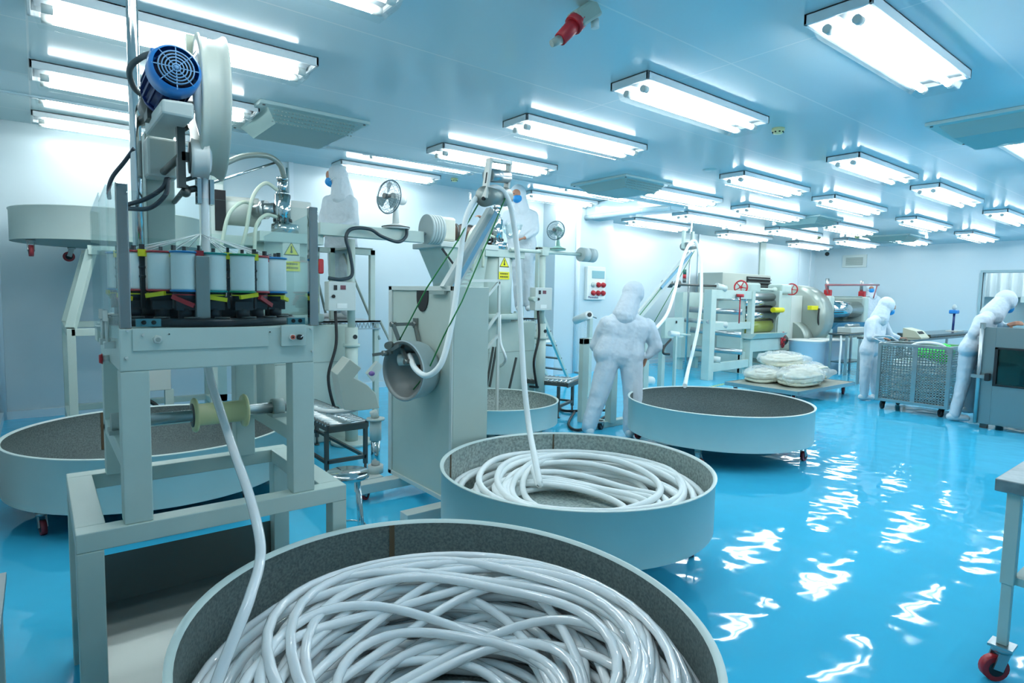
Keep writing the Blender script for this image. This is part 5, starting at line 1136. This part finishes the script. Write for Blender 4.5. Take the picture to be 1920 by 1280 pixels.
# air unit
t = thing('air_unit', 'tall grey cabinet with a black louvred grille by the back wall', 'cabinet', (13.2, 8.1, 0))
a0, a1, a2 = kx(1353, 560, 7.8), kx(1396, 560, 7.8), kx(1443, 560, 7.8)
MB().box((a0, 7.8, 0), (a2, 8.45, PY(1396, 513, 7.8).z)).build('unit_body', mat('unit_beige', srgb(176, 184, 176), .45), t, bevel=.01)
at_ = PY(1396, 513, 7.8).z
MB().box((a1+.04, 7.78, at_-.56), (a2-.05, 7.8, at_-.06)).build('grille_recess', DARK, t)
m = MB()
for k in range(6): z = at_-.52+k*.082; m.beam((a1+.05, 7.76, z), (a2-.06, 7.76, z), .05, .015, V((0,-.5,1)))
m.build('louvre', mat('louvre_grey', srgb(90, 100, 100), .4), t)
# ------------------------------------------------------------------ two-roll mill
LY = 6.4
t = thing('roll_mill', 'two roll mill with wide chrome roll, round gear housing and red safety bar', 'roll mill', (16, 7.2, 0))
def lp(px_, py_, Y=LY): return PY(px_, py_, Y)
c = lp(1541, 598, LY+.4); r = .75
m = MB(); a = lp(1524, 600); m.lathe([(0, 0), (.62, 0), (.72, .05), (.74, .12), (.74, .5), (.66, .58), (0, .6)], (a.x, LY+.5, a.z+.05), (1, 0, 0), n=48); m.build('gear_housing', mat('mill_grey', srgb(150, 160, 152), .3, metal=.3), t)
MB().cyl((a.x-.4, LY+.4, a.z-.45), (a.x+.1, LY+.4, a.z-.45), .42, n=30).build('gear_cover', mat('mill_grey', srgb(150, 160, 152)), t)
rA, rB = lp(1557, 578), lp(1612, 578); z1, z2 = lp(1585, 580).z, lp(1585, 592).z
MB().cyl((rA.x, LY+.1, z1), (rB.x, LY+.1, z1), .20, n=32).build('chrome_roll', CHROME, t); MB().cyl((rA.x, LY+.55, z1+.02), (rB.x, LY+.55, z1+.02), .20, n=32).build('chrome_roll', STEEL, t)
m = MB().prism([(rA.x-.1, LY-.25, z2-.15), (rA.x-.1, LY+.7, z2-.15), (rA.x-.1, LY+.6, z2-.4), (rA.x-.1, LY+.0, z2-.4)], (rB.x-rA.x+.2, 0, 0)); m.build('mill_tray', mat('tray_blue', srgb(70, 130, 160), .3, metal=.3), t)
for x in (rA.x-.28, rB.x+.02): MB().box((x, LY-.1, .0), (x+.28, LY+.9, z1+.32)).build('roll_stand', PAINT, t, bevel=.05)
MB().box((rA.x-.6, LY-.2, 0), (rB.x+.4, LY+1.0, .62)).build('mill_base', PAINT, t, bevel=.01)
for x in (rA.x-.12, rB.x+.15):
    MB().box((x-.06, LY-.05, z1+.30), (x+.06, LY+.1, z1+.46)).build('roll_adjuster', RED, t, bevel=.02); MB().cyl((x, LY+.05, z1+.46), (x, LY+.05, z1+.72), .04, n=10).build('adjuster_screw', STEEL, t)
b0, b1 = lp(1548, 534), lp(1648, 534); MB().cyl(b0, b1, .022, n=8).cyl(b0, b0+V((.25, 0, -.35)), .015, n=6).cyl(b1-V((.1,0,0)), b1+V((-.3, 0, -.35)), .015, n=6).build('safety_bar', mat('bar_red', srgb(150, 90, 95), .4), t)
MB().cyl(lp(1558, 556), lp(1630, 556), .014, n=8).build('guard_rod', PAINTD, t)
MB().box(lp(1522, 581, LY-.1), lp(1536, 573, LY)).build('yellow_box', YELLOW, t, bevel=.01)
MB().tube(catmull([lp(1536, 578, LY-.12), lp(1534, 600, LY-.12), lp(1537, 625, LY-.12)]), .02).build('hose_guard', BLACK, t)
# ------------------------------------------------------------------ steel tables and small things at the back
def table(nm, label, x0, y0, x1, y1, h, mm=STAIN, leg=STEEL, shelf=True):
    t = thing(nm, label, 'table', ((x0+x1)/2, (y0+y1)/2, 0))
    MB().box((x0, y0, h-.035), (x1, y1, h)).build('table_top', mm, t, bevel=.004)
    for x in (x0+.04, x1-.04):
        for y in (y0+.04, y1-.04): MB().box((x-.02, y-.02, 0), (x+.02, y+.02, h-.035)).build('leg', leg, t)
    if shelf: MB().box((x0+.04, y0+.04, .24), (x1-.04, y1-.04, .26)).build('lower_shelf', mm, t)
    return t
tp = PZ(1583, 703); table('steel_table', 'stainless table with red edge between the pale bins and the stooping person', tp.x-.05, tp.y-.05, tp.x+1.0, tp.y+.34, .84)
t = thing('press_unit', 'white pneumatic unit lying on the stainless table by the roll mill', 'equipment', (tp.x+.5, tp.y+.3, .84))
MB().box((tp.x+.25, tp.y+.02, .84), (tp.x+.95, tp.y+.30, .96)).build('unit_case', PALE, t, bevel=.01); MB().cyl((tp.x+.3, tp.y+.15, .99), (tp.x+.9, tp.y+.15, .99), .035, n=12).build('cylinder_rod', STEEL, t)
tag(MB().tube(catmull([(tp.x-.02, tp.y+.1, .80), (tp.x-.12, tp.y+.05, .6), (tp.x-.25, tp.y, .3), (tp.x-.35, tp.y-.05, .02)]), .02).build('air_hose', HOSEW), 'pale hose hanging down beside the stainless table leg', 'hose')
BT0, BT1 = PY(1704, 636, 3.75), PY(1830, 636, 3.75)
table('long_steel_table', 'long stainless table behind the perforated trolley', 11.6, 3.75, 16.4, 4.6, .86)
t = thing('bench_scale', 'cream bench scale display on the long stainless table', 'scale', (12.2, 4.0, .86)); a, b = PY(1722, 626, 3.9), PY(1746, 608, 3.9)
MB().prism([(a.x, 3.85, .862), (a.x, 4.15, .862), (a.x, 4.15, 1.03), (a.x, 3.95, .98)], (.42, 0, 0)).build('scale_case', mat('scale_cream', srgb(205, 205, 180), .4), t); MB().prism([(a.x+.06, 3.905, .93), (a.x+.06, 3.945, .972), (a.x+.06, 3.94, .976), (a.x+.06, 3.90, .934)], (.25, 0, 0)).build('display', DARK, t)
t = thing('sheet_stack', 'grey steel sheet tray on the long stainless table', 'tray', (13.6, 4.1, .86)); MB().box((12.9, 3.85, .862), (15.9, 4.4, .91)).build('tray_body', STAIN, t)
t = thing('dispensing_stand', 'dark blue upright dispenser standing on the long table against the wall', 'dispenser', (13.6, 4.1, .91)); q = PY(1787, 610, 4.1)
MB().cyl((q.x, 4.1, .91), (q.x+.02, 4.1, 1.30), .022, n=10).build('stem', DBLUE, t); MB().box((q.x-.10, 4.03, 1.28), (q.x+.10, 4.17, 1.36)).build('dispenser_head', BLUE, t, bevel=.02); MB().box((q.x-.1, 4.0, .905), (q.x+.35, 4.2, .93)).build('stand_foot', PALE, t); MB().lathe([(0, 0), (.03, .01), (.045, .06), (.02, .11), (0, .12)], (q.x, 4.1, 1.36), n=14).build('head_cap', PALE, t)
# ------------------------------------------------------------------ perforated trolley
QX0, QX1, QY0, QY1, QZ0, QZ1 = 9.22, 9.90, 2.52, 3.34, .12, .93
t = thing('perforated_trolley', 'stainless perforated wire trolley on black wheels with white hose and green bag inside', 'trolley', (9.55, 2.95, 0))
m = MB()
for x in (QX0, QX1):
    for y in (QY0, QY1): m.box((x-.022, y-.022, QZ0), (x+.022, y+.022, QZ1))
ym = (QY0+QY1)/2-.02
m.box((QX0-.012, ym-.03, QZ0), (QX0+.01, ym+.03, QZ1))
for z in (QZ0+.02, QZ1-.015):
    for x in (QX0, QX1): m.box((x-.02, QY0, z-.02), (x+.02, QY1, z+.02))
    for y in (QY0, QY1): m.box((QX0, y-.02, z-.02), (QX1, y+.02, z+.02))
m.build('trolley_frame', STEEL, t, bevel=.003)
MB().box((QX0, QY0, QZ0), (QX1, QY1, QZ0+.015)).build('bottom_sheet', STAIN, t)
def perf(p, du, dv, nu, nv, th, axis):
    m = MB(); p = V(p); du = V(du); dv = V(dv); nn = V(axis)*th
    for i in range(nu+1): a = p+du*(i/nu); w_ = du/nu*.40; m.prism([a-w_*.5, a+w_*.5, a+w_*.5+dv, a-w_*.5+dv], nn)
    for j in range(nv+1): a = p+dv*(j/nv); w_ = dv/nv*.40; m.prism([a-w_*.5, a+w_*.5, a+w_*.5+du, a-w_*.5+du], nn)
    return m.build('perforated_panel', STAIN2, t)
STAIN2 = mat('perforated_steel', srgb(165, 175, 172), .35, metal=.75)
perf((QX0+.004, QY0+.02, QZ0+.03), (0, QY1-QY0-.04, 0), (0, 0, QZ1-QZ0-.06), 22, 22, .002, (1, 0, 0)); perf((QX1-.004, QY0+.02, QZ0+.03), (0, QY1-QY0-.04, 0), (0, 0, QZ1-QZ0-.06), 22, 22, .002, (-1, 0, 0))
perf((QX0+.02, QY0+.004, QZ0+.03), (QX1-QX0-.04, 0, 0), (0, 0, QZ1-QZ0-.06), 18, 22, .002, (0, 1, 0)); perf((QX0+.02, QY1-.004, QZ0+.03), (QX1-QX0-.04, 0, 0), (0, 0, QZ1-QZ0-.06), 18, 22, .002, (0, -1, 0))
MB().tube(catmull([(QX0+.05, QY1, QZ1), (QX0+.05, QY1+.12, QZ1+.06), (QX0+.3, QY1+.15, QZ1+.07), (QX1-.05, QY1+.12, QZ1+.06), (QX1-.05, QY1, QZ1)]), .014).build('push_handle', STEEL, t)
for x, y in ((QX0+.05, QY0+.06), (QX0+.05, QY1-.06), (QX1-.05, QY0+.06), (QX1-.05, QY1-.06)): caster(t, x, y, .12, .05, .7, BLACK, BLACK)
rd = random.Random(2); pp = []
for i in range(260):
    th = i*.33; rr_ = .24+.06*math.sin(i*.11); pp.append(((QX0+QX1)/2+rr_*.95*math.cos(th), (QY0+QY1)/2+rr_*1.25*math.sin(th), QZ0+.06+.5*i/260+.02*math.sin(th*2)))
pp += catmull([pp[-1], (QX0+.12, QY0+.55, QZ1-.12), (QX0+.14, QY0+.45, QZ1+.0), (QX0+.16, QY0+.30, QZ1+.03), (QX0+.2, QY0+.14, QZ1+.0), (QX0+.3, QY0+.1, QZ1-.12)])[1:]
tag(MB().tube(pp, .022, n=8).build('white_hose', HOSEW), 'white hose coiled inside the perforated trolley and arching over its rim', 'hose')
g_ = MB(); g_.ball(((QX0+QX1)/2+.16, QY0+.22, QZ1-.12), .15, (1, .9, .9)); g_.ball(((QX0+QX1)/2+.12, QY0+.42, QZ1-.14), .14, (1, 1, .7)); o = g_.build('green_bag', GREENB); remesh(o, .02, 3, .05, .05); tag(o, 'bright green plastic bag on top of the load in the perforated trolley', 'bag')
# ------------------------------------------------------------------ stainless sterilising oven at the right edge
OX0, OX1, OY0, OY1, OZ = 8.88, 9.75, .75, 2.14, 1.225
t = thing('stainless_oven', 'waist high stainless oven with a glass window and side latch, at the right edge', 'oven', (9.3, 1.5, 0))
m = MB().box((OX0+.03, OY0, .10), (OX1, OY1-.03, OZ-.02)); m.build('oven_body', STAIN, t, bevel=.004)
wy1, wz0, wz1 = PX(1864, 680, OX0).y, PX(1880, 722, OX0).z, PX(1880, 652, OX0).z
m = MB(); x = OX0
m.box((x, wy1, .06), (x+.03, OY1, OZ)).box((x, OY0, .06), (x+.03, wy1, wz0)).box((x, OY0, wz1), (x+.03, wy1, OZ)).box((x, OY0, wz0), (x+.03, OY0+.1, wz1))
d = m.build('oven_door', mat('oven_steel', srgb(140, 152, 152), .32, metal=.75, bump=.03, bscale=60), t, bevel=.003)
m = MB(); m.box((x-.012, wy1-.03, wz0), (x, wy1, wz1)); m.box((x-.012, OY0+.1, wz0-.02), (x, wy1, wz0)).box((x-.012, OY0+.1, wz1-.02), (x, wy1, wz1)); m.build('window_gasket', BLACK, d)
MB().box((x+.008, OY0+.1, wz0), (x+.014, wy1, wz1)).build('window_glass', OVGLASS, d); MB().box((x+.031, OY0+.1, wz0), (x+.034, wy1, wz1)).build('inner_wall', mat('inner_teal', srgb(120, 165, 160), .5), t)
m = MB().cyl((x-.02, OY1-.02, .06), (x-.02, OY1-.02, OZ+.03), .022, n=14).box((x-.04, OY1-.05, OZ-.02), (x, OY1, OZ+.05)); m.build('hinge_post', STEEL, t)
lq = PX(1836, 705, x-.03); m = MB().box((x-.05, lq.y-.06, lq.z-.02), (x-.0, lq.y+.08, lq.z+.02)); m.build('latch_arm', STEEL, t); MB().box((x-.09, lq.y-.11, lq.z-.045), (x-.01, lq.y-.06, lq.z+.045)).build('latch_knob', BLACK, t, bevel=.01)
m = MB()
for y in (OY0+.1, OY1-.12): m.box((OX0+.05, y, 0), (OX0+.12, y+.07, .12)).box((OX1-.12, y, 0), (OX1-.05, y+.07, .12))
m.build('oven_foot', DSTEEL, t)
t = thing('wire_rack', 'black wire rack lying on top of the stainless oven', 'rack', (9.2, 1.5, OZ)); m = MB()
for i in range(18): m.cyl((OX0+.2+i*.03, 1.0, OZ+.01), (OX0+.2+i*.03, 1.75, OZ+.01), .004, n=6)
m.cyl((OX0+.18, 1.0, OZ+.01), (OX0+.75, 1.0, OZ+.01), .008, n=6).cyl((OX0+.18, 1.75, OZ+.01), (OX0+.75, 1.75, OZ+.01), .008, n=6).build('rack_wires', BLACK, t)
# ------------------------------------------------------------------ dolly with bagged hose coils
DX0, DX1, DY0, DY1, DZ = 8.42, 10.25, 4.08, 5.2, .20
t = thing('flat_dolly', 'low flat steel dolly on casters carrying bagged hose coils', 'dolly', (9.3, 4.6, 0))
MB().box((DX0, DY0, DZ-.03), (DX1, DY1, DZ)).build('deck', mat('dolly_deck', srgb(150, 152, 140), .5, metal=.3), t); m = MB()
for a, b in (((DX0-.01, DY0-.02, DZ-.05), (DX1+.01, DY0, DZ+.005)), ((DX0-.01, DY1, DZ-.05), (DX1+.01, DY1+.02, DZ+.005)), ((DX0-.02, DY0-.02, DZ-.05), (DX0, DY1+.02, DZ+.005)), ((DX1, DY0-.02, DZ-.05), (DX1+.02, DY1+.02, DZ+.005))): m.box(a, b)
m.build('deck_rim', STEEL, t)
for x, y in ((DX0+.1, DY0+.1), (DX0+.1, DY1-.1), (DX1-.1, DY0+.1), (DX1-.1, DY1-.1)): caster(t, x, y, DZ-.04, .06, .4, REDP)
def bagged(cx, cy, z, rx, ry, h, label, seed):
    t = thing('bagged_hose_coil', label, 'bagged hose', (cx, cy, z), 'clear bags of coiled pale hose on the dolly')
    rd = random.Random(seed); pts = []
    N = 420
    for i in range(N):
        th = i*.30; k = .62+.22*math.sin(i*.085+seed); pts.append((cx+rx*k*math.cos(th), cy+ry*k*math.sin(th), z+.03+(h-.07)*(i/N)*(.6+.4*math.sin(i*.05))+.01*math.sin(th*3)))
    MB().tube(pts, .02, n=7).build('hose_coil', RUBCOIL, t)
    m = MB(); m.ball((cx, cy, z+h*.55), 1, (rx*.98, ry*.98, h*.62), 28)
    a = rd.uniform(0, 6.28)
    for s in (0, PI+.4): d = V((math.cos(a+s)*rx, math.sin(a+s)*ry, 0)); c_ = V((cx, cy, z+h*.45)); m.cyl(c_+d*.75, c_+d*1.22+V((0,0,.05)), .10, .03, n=12)
    o = m.build('bag_film', BAG, t); remesh(o, .022, 3, .045, .09)
    return t
bagged(9.05, 4.93, DZ, .40, .30, .22, 'bagged pale hose coil at the left of the dolly', 1)
bagged(9.15, 4.40, DZ, .50, .31, .27, 'bagged pale hose coil lying nearest on the dolly', 2)
bagged(9.88, 4.72, DZ, .42, .42, .26, 'bagged pale hose coil lying right on the dolly', 4)
bagged(9.62, 4.95, DZ+.22, .50, .36, .20, 'bagged pale hose coil on top of the other bags', 3)
# ------------------------------------------------------------------ wheeled steel table, right foreground, and stand at the left edge
cz = .82; t = thing('wheeled_steel_table', 'stainless wheeled table cut by the right edge, red caster on its leg', 'table', (3.6, .2, 0))
TX0, TX1, TY0, TY1 = 2.92, 4.3, -.5, .62
MB().box((TX0, TY0, cz-.05), (TX1, TY1, cz)).build('table_top', mat('table_steel', srgb(150, 160, 160), .35, metal=.7, noise=srgb(120, 130, 130), nscale=14), t, bevel=.004)
lx, ly = 2.975, .565
for x, y in ((lx, ly), (TX1-.06, ly), (lx, TY0+.06), (TX1-.06, TY0+.06)):
    m = MB().box((x-.022, y-.022, .40), (x+.022, y+.022, cz-.05)).box((x-.017, y-.017, .15), (x+.017, y+.017, .40)); m.build('leg', PAINT, t, bevel=.002)
    MB().box((x-.04, y-.04, .14), (x+.04, y+.04, .15)).build('caster_plate', STEEL, t); caster(t, x, y, .14, .05, 2.4, RED)
MB().box((lx+.0, ly-.10, .40), (lx+.03, ly-.02, .43)).beam((lx+.02, ly-.03, .415), (TX1-.06, ly-.03, .415), .03, .03).build('lower_rail', PAINT, t)
t = thing('corner_stand', 'grey steel bench end at the lower left edge of the picture', 'bench', (-.22, 1.9, 0)); m = MB().box((-.36, 1.25, .73), (-.09, 2.0, .75)); m.build('bench_top', STEEL, t)
for x, y in ((-.12, 1.96), (-.33, 1.96), (-.12, 1.29), (-.33, 1.29)): MB().box((x-.02, y-.02, 0), (x+.02, y+.02, .73)).build('leg', PAINT, t)
# unseen lamps added to brighten the neighbouring room behind the window
for i, y in enumerate((0.2, 1.4, 2.6, 3.8, 5.0)): put_lamp(XR+.9, y, 3.0, 1.9, 'unseen lamp added to brighten the room beyond the far window, the %s counted from the oven side' % ['first', 'second', 'third', 'fourth', 'fifth'][i])
# hazard tape on the floor near the third line
tm = mat('hazard_tape', srgb(190, 200, 90), .4)
a, b = PZ(1330, 727, .001), PZ(1400, 712, .001)
m = MB(); d = (b-a); n = 18
for i in range(n): p = a+d*(i/n); q = p+d*(.5/n); m.prism([p, q, q+V((.05, .09, 0)), p+V((.05, .09, 0))], (0, 0, .001))
o = tag(m.build('floor_tape', tm), 'yellow striped hazard tape on the blue floor by the open roller frame', 'floor tape')
